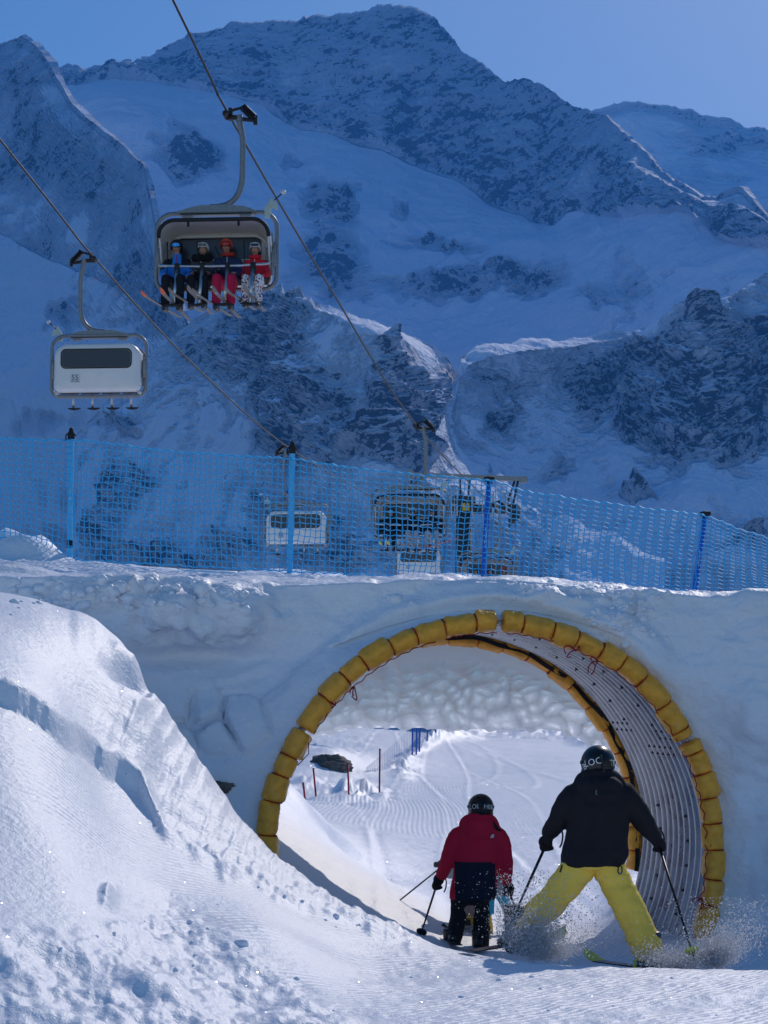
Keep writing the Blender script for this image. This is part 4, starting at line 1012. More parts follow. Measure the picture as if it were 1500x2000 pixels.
# loose clods of snow on the deck edge, the berm and the broken face
CLOD = snow_mat('snow_clods', [(20, .01, 4), (90, .004, 3)])
rgc = np.random.RandomState(5)
cv, cf = [], []
def clod(c, r, seed):
    nu, nv = 12, 8
    u = np.linspace(0, 2 * pi, nu, endpoint=False); v = np.linspace(-pi / 2 + .05, pi / 2 - .05, nv); U, W = np.meshgrid(u, v)
    d = np.stack([np.cos(W) * np.cos(U), np.cos(W) * np.sin(U), np.sin(W)], -1)
    k = 1 + .45 * fbm(d * 1.3 + seed * 2.3, 3, seed)
    p = d * k[..., None] * r * np.array([1, 1, .8]) + np.array(c)
    b = sum(len(x) for x in cv); cv.append(p.reshape(-1, 3)); cf.append(grid_faces(nv, nu, wrap_c=True) + b)
spec = [(200, 1131, .045), (199, 1126, .035), (232, 1136, .02), (293, 1134, .04), (303, 1133, .035), (773, 1168, .05), (803, 1176, .02), (80, 1148, .06), (52, 1155, .06), (28, 1176, .035), (88, 1151, .05), (130, 1160, .05), (760, 1165, .02), (1075, 1136, .03), (1140, 1146, .025)]
for k in range(130):
    spec.append((rgc.uniform(20, 480), rgc.normal(1165, 16), abs(rgc.normal(0, .022)) + .008))
for k in range(110):
    spec.append((rgc.normal(1225, 45), rgc.normal(1200, 32), abs(rgc.normal(0, .014)) + .006))
for k in range(80):
    spec.append((rgc.uniform(1000, 1330), rgc.normal(1150, 6), abs(rgc.normal(0, .012)) + .006))
for k in range(12):                                              # rubble along the berm
    x_ = rgc.uniform(250, 780); spec.append((x_, np.interp(x_, [270, 330, 420, 520, 620, 720, 850], [1545, 1640, 1702, 1742, 1778, 1815, 1860]) + rgc.normal(0, 12), abs(rgc.normal(0, .010)) + .004))
for k in range(20):
    spec.append((rgc.normal(340, 110), rgc.normal(1835, 40), abs(rgc.normal(0, .009)) + .004))
for k in range(22):
    spec.append((rgc.uniform(560, 1480), rgc.uniform(1890, 1995), abs(rgc.normal(0, .008)) + .003))
for k in range(16):
    spec.append((rgc.uniform(620, 1180), rgc.uniform(1700, 1850), abs(rgc.normal(0, .008)) + .004))
for k, (a, b, r) in enumerate(spec):
    h = hit(a, b)
    if h is not None: clod(np.array(h) + np.array([0, 0, -r * .15]), r, k)
kind(link('snow_clods', make_mesh('snow_clods', np.concatenate(cv), np.concatenate(cf), [CLOD])), 'stuff')

# ================================================================== CHAIRLIFT
STEEL = mat('galvanised_tube', (.27, .275, .29), rough=.5, metal=.7, noise=.2, nscale=12)
DSTEEL = mat('dark_greasy_steel', (.035, .034, .036), rough=.45, metal=.6)
SPRING = mat('black_spring_steel', (.02, .02, .022), rough=.35, metal=.5)
ALU = mat('bright_aluminium', (.55, .56, .58), rough=.3, metal=.9)
SHELL = mat('off_white_shell', (.80, .79, .78), rough=.35, spec=.5, noise=.04, nscale=3)
SHELLIN = mat('pale_grey_shell_lining', (.60, .58, .58), rough=.5, noise=.06, nscale=4)
GLASS = mat('smoked_window', (.045, .042, .043), rough=.22, spec=.5)
SEAT = mat('dark_upholstery', (.03, .03, .034), rough=.75)
LEVER = mat('pale_green_plate', (.50, .58, .53), rough=.5)
WHITE = mat('white_plastic', (.7, .7, .72), rough=.4)
CBX = -.17                                                         # chair body centre relative to the rope
def rrect(w, z0, z1, rt, rb, n=9):
    """rounded rectangle outline (x, z), clockwise from bottom left"""
    out = []
    for cx_, cz_, r, a0 in ((-w + rb, z0 + rb, rb, 180), (w - rb, z0 + rb, rb, 270), (w - rt, z1 - rt, rt, 0), (-w + rt, z1 - rt, rt, 90)):
        for k in range(n):
            a = R(a0 + 90 * k / (n - 1)); out.append((cx_ + r * cos(a), cz_ + r * sin(a)))
    return out
def make_chair(name, label, number=None, foot_z=-4.2, foot_y=-.72):
    root = empty(name); tag(root, label, 'chairlift chair', 'chairs hanging from the lift ropes')
    # grip: jaw on the rope, clamp lever, spring
    m_ = MB(); m_.box((.02, 0, -.01), (.13, .34, .12), bev=.03); m_.box((.10, .02, .07), (.09, .10, .16), bev=.02); m_.box((.14, .02, -.06), (.30, .12, .10), bev=.03)
    m_.tube([(.10, .05, .10), (.30, .05, .15), (.42, .05, .22)], [.035, .03, .03], n=8); m_.tube([(.05, -.25, -.03), (.05, .25, -.03)], .035, n=8)
    m_.tube([(.28, .04, -.08), (.62, .04, -.13)], [.05, .035], n=8); m_.tube([(.62, .04, -.06), (.62, .04, -.22)], .045, n=8)
    m_.build('grip', [DSTEEL], root, auto=50)
    sp0, sp1 = Vector((.36, .04, .16)), Vector((.60, .04, -.08)); ax_ = (sp1 - sp0); L_ = ax_.length; ax_.normalize(); e1 = ax_.cross(Vector((0, 1, 0))).normalized(); e2 = ax_.cross(e1)
    m_ = MB(); m_.tube([sp0 + ax_ * (L_ * k / 90) + (e1 * cos(k * .56) + e2 * sin(k * .56)) * .075 for k in range(91)], .017, n=5); m_.tube([sp0, sp1], .03, n=8); m_.build('grip_spring', [SPRING], root)
    # hanger arm
    pts = spline([(.27, .03, -.06), (.31, .03, -.25), (.36, .03, -.55), (.36, .03, -1.0), (.35, .03, -1.42), (.26, .03, -1.72), (.08, .02, -1.90), (-.14, .0, -1.965), (-.3, 0, -1.97)], 6)
    m_ = MB(); m_.tube(pts, [.062] * len(pts), n=12, flat=.8); m_.tube([(.27, .03, -.02), (.30, .03, -.14)], .078, n=12)
    m_.build('hanger_arm', [STEEL], root, auto=50)
    # top beam
    m_ = MB(); m_.prism([(-.95, -2.16), (.62, -2.16), (.62, -2.06), (.42, -1.98), (.1, -1.945), (-.5, -1.945), (-.72, -1.99), (-.95, -2.06)], -.07, .07)
    m_.box((CBX, 0, -2.085), (1.62, .19, .035)); m_.box((CBX - .6, 0, -2.18), (.22, .15, .06), bev=.02); m_.box((CBX + .6, 0, -2.18), (.22, .15, .06), bev=.02)
    bo = m_.build('top_beam', [STEEL], root, smooth=False)
    m_ = MB(); m_.box((CBX, 0, -2.13), (1.50, .155, .03)); m_.build('rubber_buffer', [RUB], bo, smooth=False)
    # frame loop
    o_ = rrect(1.255, -3.72, -2.09, .34, .26, 8)
    m_ = MB(); m_.tube([(x + CBX, .05, z) for x, z in o_], .047, n=10, closed=True, up=(0, 1, 0)); m_.build('frame_loop', [STEEL], root)
    for s_ in (-1, 1):
        m_ = MB()
        m_.tube([(CBX + s_ * 1.23, .02, -2.75), (CBX + s_ * 1.18, -.06, -3.0), (CBX + s_ * 1.17, -.02, -3.45)], .032, n=8)
        m_.box((CBX + s_ * 1.215, .05, -3.0), (.12, .16, .5), bev=.03); m_.tube([(CBX + s_ * 1.16, -.05, -2.55), (CBX + s_ * 1.2, .1, -3.15)], .018, n=6)
        m_.build('side_bracket', [STEEL], root, auto=50)
    # shell: back panel, rounded sides and roof
    outl = rrect(1.14, -3.62, -2.36, .34, .14, 9)
    cz_ = -2.95
    def lay(k, fy): return [(x * k + CBX, fy(x, z), (z - cz_) * k + cz_) for x, z in outl]
    up = lambda z: float(sstep(-3.3, -2.5, z))
    layers = [lay(.10, lambda x, z: .40), lay(.86, lambda x, z: .40), lay(.95, lambda x, z: .375), lay(.985, lambda x, z: .32), lay(1.0, lambda x, z: .22 + 0 * z),
              lay(1.0, lambda x, z: .12 - .18 * up(z)), lay(1.0, lambda x, z: .10 - .52 * up(z))]
    n_ = len(outl); vv = [q for l in layers for q in l]; ff_ = [tuple(int(i) for i in f) for f in grid_faces(len(layers), n_, wrap_c=True)] + [tuple(range(n_))]
    ins = [lay(1.0, lambda x, z: .10 - .52 * up(z)), lay(.972, lambda x, z: .10 - .52 * up(z)), lay(.965, lambda x, z: .12 - .18 * up(z)), lay(.94, lambda x, z: .22), lay(.86, lambda x, z: .33), lay(.10, lambda x, z: .34)]
    me = MB(); me.mi = 0; me.add(vv, ff_); me.mi = 1; me.add([q for l in ins for q in l], [tuple(int(i) for i in f) for f in grid_faces(len(ins), n_, wrap_c=True)] + [tuple((len(ins) - 1) * n_ + k for k in range(n_))])
    sh = me.build('shell', [SHELL, SHELLIN], root, auto=45)
    m_ = MB(); wo = rrect(.90, -3.0, -2.55, .10, .10, 6); m_.prism([(x + CBX, z) for x, z in wo], .328, .412); m_.build('window', [GLASS], root, auto=30)
    m_ = MB(); wo2 = rrect(.925, -3.022, -2.528, .12, .12, 6); m_.tube([(x + CBX, .405, z) for x, z in wo2], .018, n=6, closed=True, up=(0, 1, 0)); m_.build('window_seal', [RUB], root)
    # inner lining ridge and black front rim
    m_ = MB(); m_.tube([(x * .90 + CBX, .26, (z - cz_) * .80 + cz_ - .05) for x, z in outl if z > -3.3], .035, n=8, up=(0, 1, 0)); m_.build('lining_ridge', [SHELLIN], root)
    rim = [(x * 1.0 + CBX, .10 - .52 * up(z) - .01, z + .005) for x, z in outl[9:] if z > -2.98]
    m_ = MB(); m_.tube(rim, .042, n=8, up=(0, 1, 0))
    for s_ in (-.52, .52): m_.box((CBX + s_, -.40, -2.44), (.045, .05, .10), bev=.01)
    m_.build('front_rim', [RUB], root)
    # seats
    for k in range(4):
        x = CBX + (-.825 + .55 * k)
        m_ = MB(); m_.box((x, .02, -3.56), (.53, .56, .10), bev=.04); m_.box((x, .27, -3.30), (.52, .09, .46), bev=.04); m_.build('seat', [SEAT], root, auto=50)
    # safety bar with four foot rests
    bz = -3.32
    m_ = MB(); m_.tube(spline([(CBX - 1.14, -.02, bz + .16), (CBX - 1.12, -.28, bz + .06), (CBX - .95, -.47, bz), (CBX - .4, -.50, bz - .03), (CBX + .4, -.50, bz - .03), (CBX + .95, -.47, bz), (CBX + 1.12, -.28, bz + .06), (CBX + 1.14, -.02, bz + .16)], 6), .027, n=10)
    bar = m_.build('safety_bar', [ALU], root)
    for k in range(4):
        x = CBX + (-.72 + .52 * k)
        m_ = MB(); a_, b_ = Vector((x, -.49, bz)), Vector((x - .03, foot_y, foot_z)); m_.tube([a_, b_], .035, n=8, flat=.6); fr = m_.build('foot_rest', [ALU], root)
        m_ = MB(); m_.box(a_ + Vector((0, -.01, -.08)), (.12, .07, .24), bev=.02); m_.build('clamp', [RUB], fr, auto=50)
        m_ = MB(); m_.stack([(b_ + Vector((-.02 + dx_, 0, dz_)), (0, .05 * w_, 0), (0, 0, .028 * w_)) for dx_, dz_, w_ in ((-.18, .02, .3), (-.12, 0, .9), (0, -.012, 1.2), (.12, 0, .9), (.18, .02, .3))], n=10); m_.build('foot_pad', [RUB], fr)
    # closing lever at the corner
    lx = CBX + 1.06
    m_ = MB(); m_.prism([(lx - .06, -2.22), (lx + .06, -2.22), (lx + .08, -2.0), (lx + .02, -1.90), (lx - .05, -2.0)], -.02, .02); m_.prism([(lx + .0, -1.98), (lx + .08, -1.80), (lx + .20, -1.92), (lx + .23, -2.08)], -.04, -.02)
    lv = m_.build('closing_lever', [LEVER], root, smooth=False)
    m_ = MB(); m_.tube([(lx + .12, -.02, -1.88), (lx + .30, -.02, -1.72)], .014, n=6); m_.build('rod', [DSTEEL], lv)
    m_ = MB(); m_.ball((lx + .33, -.02, -1.69), (.06, .06, .045), 12, 7); m_.build('roller', [WHITE], lv)
    for s_ in (-1, 1):
        m_ = MB(); m_.box((CBX + s_ * 1.10, .1, -3.64), (.10, .10, .07), rot=Matrix.Rotation(s_ * .6, 3, 'Y'), bev=.01); m_.build('end_cap', [WHITE], root)
    if number:
        m_ = MB(); m_.box((CBX + .55, .408, -3.30), (.25, .008, .22)); pl = m_.build('number_plate', [WHITE], root, smooth=False)
        back = lambda cx_, cz2: (lambda u, v: np.stack([cx_ - u, 0 * u + .4145, cz2 + v], -1))
        put_text(number, .19, back(CBX + .55, -3.275), 'numerals', INK, pl)
        put_text('LEITNER', .058, back(CBX + .55, -3.375), 'lettering', INK, pl)
    return root
def copy_tree(o, parent=None):
    c = o.copy(); COL.objects.link(c); c.parent = parent
    for ch in list(o.children): copy_tree(ch, c)
    return c
BR = .1742; YAW = R(-4)
def on_rope(a, Y, py, zoff=0.0):
    return Vector((a + BR * Y, Y, float(P(750, py, Y)[2]) + zoff))
A1, A2 = -10.44, -16.3
rope1 = [(36.7, 0), (41, 224), (52, 570), (66.3, 832), (87.5, 985), (95, 1005)]
rope2 = [(44.4, 300), (50.5, 505), (60.5, 720), (73.9, 880), (95, 985), (103, 988)]
def rope(a, pts, name, label, y0):
    zs = np.array([[Y, on_rope(a, Y, py).z] for Y, py in pts])
    s0 = (zs[1, 1] - zs[0, 1]) / (zs[1, 0] - zs[0, 0]); s1 = .06
    ky = np.concatenate([[y0], zs[:, 0], [190]]); kz = np.concatenate([[zs[0, 1] + s0 * (y0 - zs[0, 0])], zs[:, 1], [zs[-1, 1] + s1 * (190 - zs[-1, 0])]])
    cv_ = np.array([tuple(v_) for v_ in spline([(a_, b_, 0) for a_, b_ in zip(ky, kz)], 12)]); ys, zz = cv_[:, 0], cv_[:, 1]
    m_ = MB(); m_.tube([(a + BR * Y, Y, z) for Y, z in zip(ys, zz)], .025, n=8)
    o = m_.build(name, [DSTEEL2], None); tag(o, label, 'rope')
    return lambda Y: float(np.interp(Y, ys, zz))
DSTEEL2 = mat('steel_wire_rope', (.05, .048, .05), rough=.55, metal=.5)
z1 = rope(A1, rope1, 'haul_rope', 'steel haul rope running over the occupied lift chairs', 6)
z2 = rope(A2, rope2, 'haul_rope', 'steel haul rope carrying the chairs seen from behind', 12)
def place(root, a, zf, Y, back):
    root.location = (a + BR * Y, Y, zf(Y)); root.rotation_euler = (0, 0, YAW + (pi if back else 0)); root.scale = ((.98 if back else 1.02),) * 3; root.location.x -= 0 if back else .07; return root
chA = place(make_chair('chairlift_chair', 'nearest lift chair carrying four skiers above the piste'), A1, z1, 41, False)
chB = place(make_chair('chairlift_chair', 'empty white lift chair with plate 55 seen from behind', '55', -3.92, -.62), A2, z2, 50.5, True)
def clone(src, a, zf, Y, back, label):
    c = copy_tree(src); c['label'] = label; return place(c, a, zf, Y, back)
chC = clone(chA, A1, z1, 66.3, False, 'lift chair with dark clad riders behind the blue net')
chD = clone(chB, A2, z2, 73.9, True, 'white backed lift chair behind the net left of centre')
chE = clone(chB, A2, z2, 103, True, 'smallest white backed lift chair low behind the net')
chF = clone(chA, A1, z1, 87.5, False, 'far lift chair with riders beside the deep blue post')

# pylon with crossarm, gantry beam, catwalk rails and roller batteries
PY = 95.0
pyl = empty('lift_pylon', (A1 + BR * PY - 3.0, PY, -6)); tag(pyl, 'dark steel lift pylon with crossarm and catwalk rails behind the net', 'pylon')
PO = Vector(pyl.location)
DARKP = mat('dark_green_painted_steel', (.035, .045, .05), rough=.6, noise=.15)
def lp(px, py, dy=0.0): return V(px, py, PY + dy) - PO
m_ = MB(); m_.tube([lp(905, 1700), lp(905, 1180), lp(906, 990)], [.44, .42, .36], n=16); m_.build('mast', [DARKP], pyl)
m_ = MB(); m_.box((lp(800, 990) + lp(1005, 998)) / 2, ((lp(1005, 0) - lp(800, 0)).x + .3, .45, .45), bev=.05); m_.box(lp(906, 985), (1.1, .7, .75), bev=.06); m_.build('crossarm', [DARKP], pyl, auto=40)
m_ = MB(); c_ = (lp(795, 927) + lp(1027, 936)) / 2; ang = math.atan2((lp(795, 927) - lp(1027, 936)).z, (lp(1027, 936) - lp(795, 927)).x)
m_.box(c_, ((lp(1027, 0) - lp(795, 0)).x, .2, .22), rot=Matrix.Rotation(ang, 3, 'Y')); m_.box(lp(802, 928), (.25, .26, .5)); m_.box(lp(1022, 937), (.3, .3, .3)); m_.build('gantry_beam', [STEEL], pyl, smooth=False)
m_ = MB()
for a_, b_ in (((900, 985), (898, 934)), ((914, 985), (917, 936)), ((1000, 995), (1012, 938)), ((810, 990), (803, 930)), ((985, 1000), (1005, 940))): m_.tube([lp(*a_), lp(*b_)], .055, n=6)
m_.build('gantry_strut', [DARKP], pyl)
RAIL = mat('pale_rail_tube', (.5, .52, .55), rough=.5, metal=.3)
for x0_, x1_, dy_ in ((882, 893, -.5), (922, 962, -.6), (964, 990, -.5), (926, 958, .6)):
    m_ = MB(); m_.tube([lp(x0_, 1008, dy_), lp(x0_, 962, dy_), lp(x0_ + 3, 958, dy_), lp(x1_ - 3, 962, dy_), lp(x1_, 966, dy_), lp(x1_, 1008, dy_)], .035, n=6); m_.tube([lp(x0_, 984, dy_), lp(x1_, 986, dy_)], .028, n=6)
    m_.tube([lp((x0_ + x1_) / 2, 960, dy_), lp((x0_ + x1_) / 2, 1008, dy_)], .026, n=6); m_.build('catwalk_rail', [RAIL], pyl)
for px_, py_ in ((1000, 1005), (803, 992)):
    m_ = MB(); c_ = lp(px_, py_)
    m_.box(c_ + Vector((.28, 0, .0)), (.10, 3.6, .28), bev=.03); m_.box(c_ + Vector((.28, 0, .22)), (.12, 1.2, .3), bev=.03); rb_ = m_.build('roller_battery', [STEEL], pyl, auto=40)
    for k in range(6):
        m_ = MB(); y_ = -1.6 + .64 * k; m_.tube([c_ + Vector((-.06, y_, -.22)), c_ + Vector((.06, y_, -.22))], .23, n=14); m_.tube([c_ + Vector((-.1, y_, -.22)), c_ + Vector((.3, y_, -.22))], .05, n=8); m_.build('roller', [RUB], rb_, auto=40)
m_ = MB(); m_.box(lp(910, 990, -.5), (.34, .02, .36)); sg = m_.build('number_sign', [mat('yellow_sign', (.62, .42, .02), rough=.5)], pyl, smooth=False)
put_text('5', .3, lambda u, v: np.stack([lp(910, 990).x + u, 0 * u + lp(910, 990, -.5).y - .013, lp(910, 990).z + v], -1), 'numeral', INK, sg)
m_ = MB(); m_.tube([lp(1005, 1016, -1.5), lp(1010, 1040, -1.5), lp(988, 1038, -1.5), lp(968, 1020, -1.5)], .06, n=6); m_.build('rope_catcher', [STEEL], pyl)

# ================================================================== PEOPLE
SKIN = mat('skin', (.50, .27, .19), rough=.55, sss=.1)
def fab(name, col, rough=.8, b=.0015, bs=120, n=.08): return mat(name, col, rough=rough, spec=.2, noise=n, nscale=9, bump=b, bscale=bs)
BLACKF = fab('black_fabric', (.016, .015, .019)); NAVYF = fab('navy_fabric', (.014, .017, .034)); REDF = fab('red_fabric', (.62, .016, .05))
YELF = fab('yellow_fabric', (.95, .64, .10)); GREYF = fab('grey_blue_fabric', (.30, .34, .42)); CYANF = fab('cyan_fabric', (.04, .48, .68))
HELM = mat('black_helmet', (.010, .010, .011), rough=.32, spec=.5, noise=.1, nscale=30)
POLEM = mat('dark_ski_pole', (.02, .02, .024), rough=.4, metal=.3)
BASK = mat('yellow_green_plastic', (.55, .62, .05), rough=.4)
BOOTM = mat('dark_boot_plastic', (.03, .032, .034), rough=.4)
def limb(mb, pts, rads, n=14):
    pts = [Vector(p) for p in pts]
    for i in range(len(pts) - 1): mb.tube([pts[i], pts[i + 1]], [rads[i], rads[i + 1]], n=n)
    for p, r in zip(pts, rads): mb.ball(p, r, 12, 8)
def stackx(mb, rows, n=22):
    """rows of (centre, half width x, half depth y)"""
    mb.stack([(c, (hw, 0, 0), (0, hd, 0)) for c, hw, hd in rows], n)
def hand(mb, wrist, grip, thumb_side=1, s=1.0):
    """gloved fist closed round a grip axis: palm, four bent fingers, thumb"""
    wrist, grip = Vector(wrist), Vector(grip); d = (grip - wrist); L = max(d.length, .05 * s); d.normalize()
    up = Vector((0, 0, 1)); side = d.cross(up)
    side = side.normalized() if side.length > .1 else Vector((1, 0, 0)); nrm_ = side.cross(d).normalized()
    palm = wrist + d * (.045 * s); mb.tube([wrist - d * .03 * s, wrist, palm, palm + d * .03 * s], [.036 * s, .036 * s, .044 * s, .040 * s], n=12, flat=.75)
    for k, (o, l) in enumerate(((-.030, .90), (-.010, 1.0), (.011, .95), (.031, .78))):
        b = palm + side * (o * s) + d * (.028 * s)
        mb.tube(spline([b, b + d * (.030 * l * s) - nrm_ * .006 * s, b + d * (.036 * l * s) - nrm_ * (.030 * s), b + d * (.012 * s) - nrm_ * (.042 * l * s)], 3), .0125 * s, n=8)
    b = palm - side * (.034 * s * thumb_side)
    mb.tube(spline([b - d * .01 * s, b + d * .016 * s - side * .014 * s * thumb_side - nrm_ * .012 * s, b + d * .034 * s - nrm_ * .034 * s], 3), .0135 * s, n=8)
def curved_text(s, size, centre, r, yaw0, pitch0, roll=0.0, squash=1.0):
    """text wrapped on a helmet (ellipsoid radius r) at yaw0 (0 = facing camera), pitch0 up"""
    def fn(u, v):
        u2, v2 = u * cos(roll) - v * sin(roll), u * sin(roll) + v * cos(roll)
        a = yaw0 + u2 / r[0]; e = pitch0 + v2 / r[2]
        k = 1.07
        return np.stack([centre[0] + k * r[0] * np.cos(e) * np.sin(a), centre[1] - k * r[1] * np.cos(e) * np.cos(a), centre[2] + k * r[2] * np.sin(e)], -1)
    return fn
def helmet(root, c, r, name='helmet', material=None, rim=True):
    m_ = MB(); c = Vector(c); m_.ball(c, r, 26, 16, z0=-.62)
    m_.ball(c + Vector((0, r[1] * .12, -r[2] * .45)), (r[0] * .99, r[1] * .92, r[2] * .55), 24, 10)
    h = m_.build(name, [material or HELM], root)
    if rim:
        m_ = MB(); m_.tube([c + Vector((r[0] * 1.004 * sin(a), -r[1] * 1.004 * cos(a), r[2] * (.08 + .03 * cos(a * 2)))) * 1.0 for a in np.linspace(-1.9, 1.9, 30)], .012, n=6, flat=.35); m_.build('goggle_strap', [RUB], h)
    return h
def ski_pole(name, label, hnd, tip, basket=None, strap=True, r=.008, group=None, bmat=None):
    hnd, tip = Vector(hnd), Vector(tip); o = empty(name, tuple(tip)); tag(o, label, 'ski pole', group)
    a = hnd - tip; d = a.normalized()
    m_ = MB(); m_.tube([Vector((0, 0, 0)), d * .03, a * .5, a], [.002, .005, r, r * 1.05], n=8); m_.build('shaft', [POLEM], o)
    m_ = MB(); m_.tube([a - d * .03, a + d * .02, a + d * .09, a + d * .105], [.013, .015, .016, .008], n=10); m_.build('grip', [RUB], o)
    m_ = MB(); q = d * .07
    sx = d.cross(Vector((0, 1, 0))).normalized(); sy = d.cross(sx)
    m_.stack([(q + d * z_, sx * r_, sy * r_) for z_, r_ in ((-.006, .012), (-.004, .042), (.004, .044), (.012, .014))], 14); m_.build('basket', [bmat or POLEM], o)
    if strap:
        m_ = MB(); t = a + d * .08
        m_.tube(spline([t, t + Vector((.03, -.02, .015)), t + Vector((.055, -.02, -.03)), t + Vector((.05, -.02, -.09)), t + Vector((.035, -.02, -.12))], 4), .006, n=5, flat=.5); m_.build('strap', [BLACKF], o)
    return o
def ski(name, label, c, yaw, length, width, top, base, pitch=0.0, roll=0.0, tipcol=None, group=None, mark=None, marks_under=False):
    """ski pointing along its local +y; c = boot centre"""
    o = empty(name, tuple(c), (pitch, roll, yaw)); tag(o, label, 'ski', group)
    n = 26; vs_ = []; sect = []
    for i in range(n):
        s = -1 + 2 * i / (n - 1); y = s * length / 2 + length * .03
        w_ = width / 2 * (1 - .28 * (1 - abs(s) ** 1.6)) * (1 - max(0, (s - .86) / .14) ** 2 * .95) * (1 - max(0, (-s - .95) / .05) ** 2 * .4)
        z = .075 * max(0, (s - .72) / .28) ** 2 + .012 * max(0, (-s - .85) / .15) ** 2; th = .011 * (1 - .5 * abs(s))
        sect.append((y, w_, z, th))
    m_ = MB()
    V4 = []
    for y, w_, z, th in sect: V4 += [(-w_, y, z), (w_, y, z), (w_, y, z + th), (-w_, y, z + th)]
    for i in range(n - 1):
        for k in range(4):
            m_.mi = 1 if k == 0 else 0
            m_.add([V4[i * 4 + k], V4[i * 4 + (k + 1) % 4], V4[i * 4 + 4 + (k + 1) % 4], V4[i * 4 + 4 + k]], [(0, 1, 2, 3)])
    m_.mi = 0; m_.add(V4[:4], [(3, 2, 1, 0)]); m_.add(V4[-4:], [(0, 1, 2, 3)])
    if tipcol is not None:
        for i, f in enumerate(m_.f):
            cy = sum(m_.v[j][1] for j in f) / len(f)
            if cy > length * .42: m_.m[i] = 2
    sb = m_.build('ski_body', [top, base] + ([tipcol] if tipcol is not None else []), o, smooth=False)
    m_ = MB(); m_.box((0, .09, .026), (.055, .10, .035), bev=.01); m_.box((0, -.14, .03), (.055, .12, .045), bev=.01); m_.build('binding', [BOOTM], o, auto=40)
    if mark:
        sgn = -1 if marks_under else 1
        s_y = length * .40
        put_text(mark, width * .95, lambda u, v: np.stack([-sgn * v if not marks_under else v, s_y + u * -1 if not marks_under else s_y + u, 0 * u + (.0145 + .0 if not marks_under else -.002) + .075 * np.maximum(0, (s_y + u - length * .36) / length * 2 / .28 * 1.0) ** 2 * .9], -1), 'lettering', WPRINT, sb)
    return o
def boot(root, ankle, toe_dir, s=1.0, material=None):
    a = Vector(ankle); d = Vector(toe_dir).normalized(); m_ = MB()
    sole = a + Vector((0, 0, -.10 * s))
    m_.tube([a + Vector((0, 0, .16 * s)), a + Vector((0, 0, .05 * s)), a + Vector((0, 0, -.03 * s)), sole], [.068 * s, .062 * s, .064 * s, .058 * s], n=14)
    m_.tube([sole - d * .10 * s + Vector((0, 0, .035 * s)), sole + d * .05 * s + Vector((0, 0, .045 * s)), sole + d * .17 * s + Vector((0, 0, .015 * s))], [.052 * s, .058 * s, .046 * s], n=14, flat=.85)
    return fuse(m_, 'boot', [material or BOOTM], voxel=.014 * s, smooth=3, parent=root)

def body_mesh(root, head, hr, limbs, mat_=None):
    """continuous body under the clothes: head with face, neck, trunk and limbs"""
    m_ = MB(); h = Vector(head); m_.ball(h, (hr * .80, hr * .95, hr * 1.12), 18, 12)
    for pts, rads in limbs: limb(m_, pts, rads, 10)
    return fuse(m_, 'body', [mat_ or SKIN], voxel=.028, smooth=2, parent=root)

def px_person(Y0, feet):
    o = empty('person', tuple(V(feet[0], feet[1], Y0))); O = Vector(o.location)
    return o, (lambda px, py, dy=0.0: V(px, py, Y0 + dy) - O)

# ---------------------------------------------------------------- the man in black jacket and yellow trousers
limbS = lambda mb, p, r, n=14: limb(mb, p, [x * .933 for x in r], n)
man, q = px_person(12.6, (1180, 1893)); tag(man, 'skier in black jacket and yellow trousers, legs wide apart at the tunnel mouth', 'person')
k = F / 12.6
hd = q(1168, 1491, .02)
m_ = MB()
stackx(m_, [(q(1168, 1526), 30 / k, .10), (q(1169, 1538), 50 / k, .125), (q(1169, 1552), 64 / k, .14), (q(1169, 1575), 63 / k, .155), (q(1168, 1605), 58 / k, .155), (q(1166, 1635), 59 / k, .15), (q(1163, 1662), 64 / k, .16), (q(1160, 1682), 62 / k, .16), (q(1159, 1692), 59 / k, .155)])
limbS(m_, [q(1120, 1558), q(1107, 1572), q(1091, 1602, .03), q(1073, 1626, .16)], [.088, .083, .068, .053]); limbS(m_, [q(1220, 1556), q(1233, 1572), q(1257, 1604, .03), q(1276, 1631, .14)], [.088, .083, .068, .053])
# hood lying on the shoulders
m_.ball(q(1172, 1537, -.075), (.142, .085, .073), 18, 10); m_.tube(spline([q(1133, 1540, -.02), q(1142, 1522, -.03), q(1170, 1515, -.07), q(1198, 1523, -.03), q(1209, 1542, -.02)], 5), .048, n=10); m_.ball(q(1175, 1552, -.115), (.10, .055, .047), 14, 8)
fuse(m_, 'jacket', [BLACKF], voxel=.011, smooth=4, wrinkle=.012, wscale=8, seed=3, stretch=(1.2, 1, .8), parent=man)
m_ = MB()
stackx(m_, [(q(1161, 1668), 55 / k, .14), (q(1161, 1684), 55 / k, .14), (q(1162, 1694), 50 / k, .13)])
limbS(m_, [q(1134, 1690), q(1110, 1722, .0), q(1078, 1760, .02), q(1045, 1790, .02), q(1018, 1812, .02)], [.104, .102, .096, .098, .094], 18); limbS(m_, [q(1186, 1690), q(1203, 1725), q(1224, 1765, -.02), q(1246, 1810, -.03), q(1263, 1850, -.03)], [.098, .100, .090, .096, .102], 18)
fuse(m_, 'trousers', [YELF], voxel=.011, smooth=3, wrinkle=.016, wscale=8, seed=9, stretch=(.6, .6, 1.6), parent=man)
body_mesh(man, hd, .105, [([hd, q(1169, 1530)], [.06, .065]), ([q(1169, 1545), q(1163, 1672)], [.10, .10]), ([q(1120, 1558), q(1091, 1602, .03), q(1070, 1630, .16)], [.06, .05, .035]), ([q(1220, 1556), q(1257, 1604, .03), q(1279, 1635, .14)], [.06, .05, .035]),
    ([q(1140, 1690), q(1078, 1760, .02), q(1018, 1814, .02)], [.07, .058, .045]), ([q(1184, 1690), q(1224, 1765, -.02), q(1266, 1862, -.03)], [.07, .058, .045])])
HR = (.109, .124, .115)
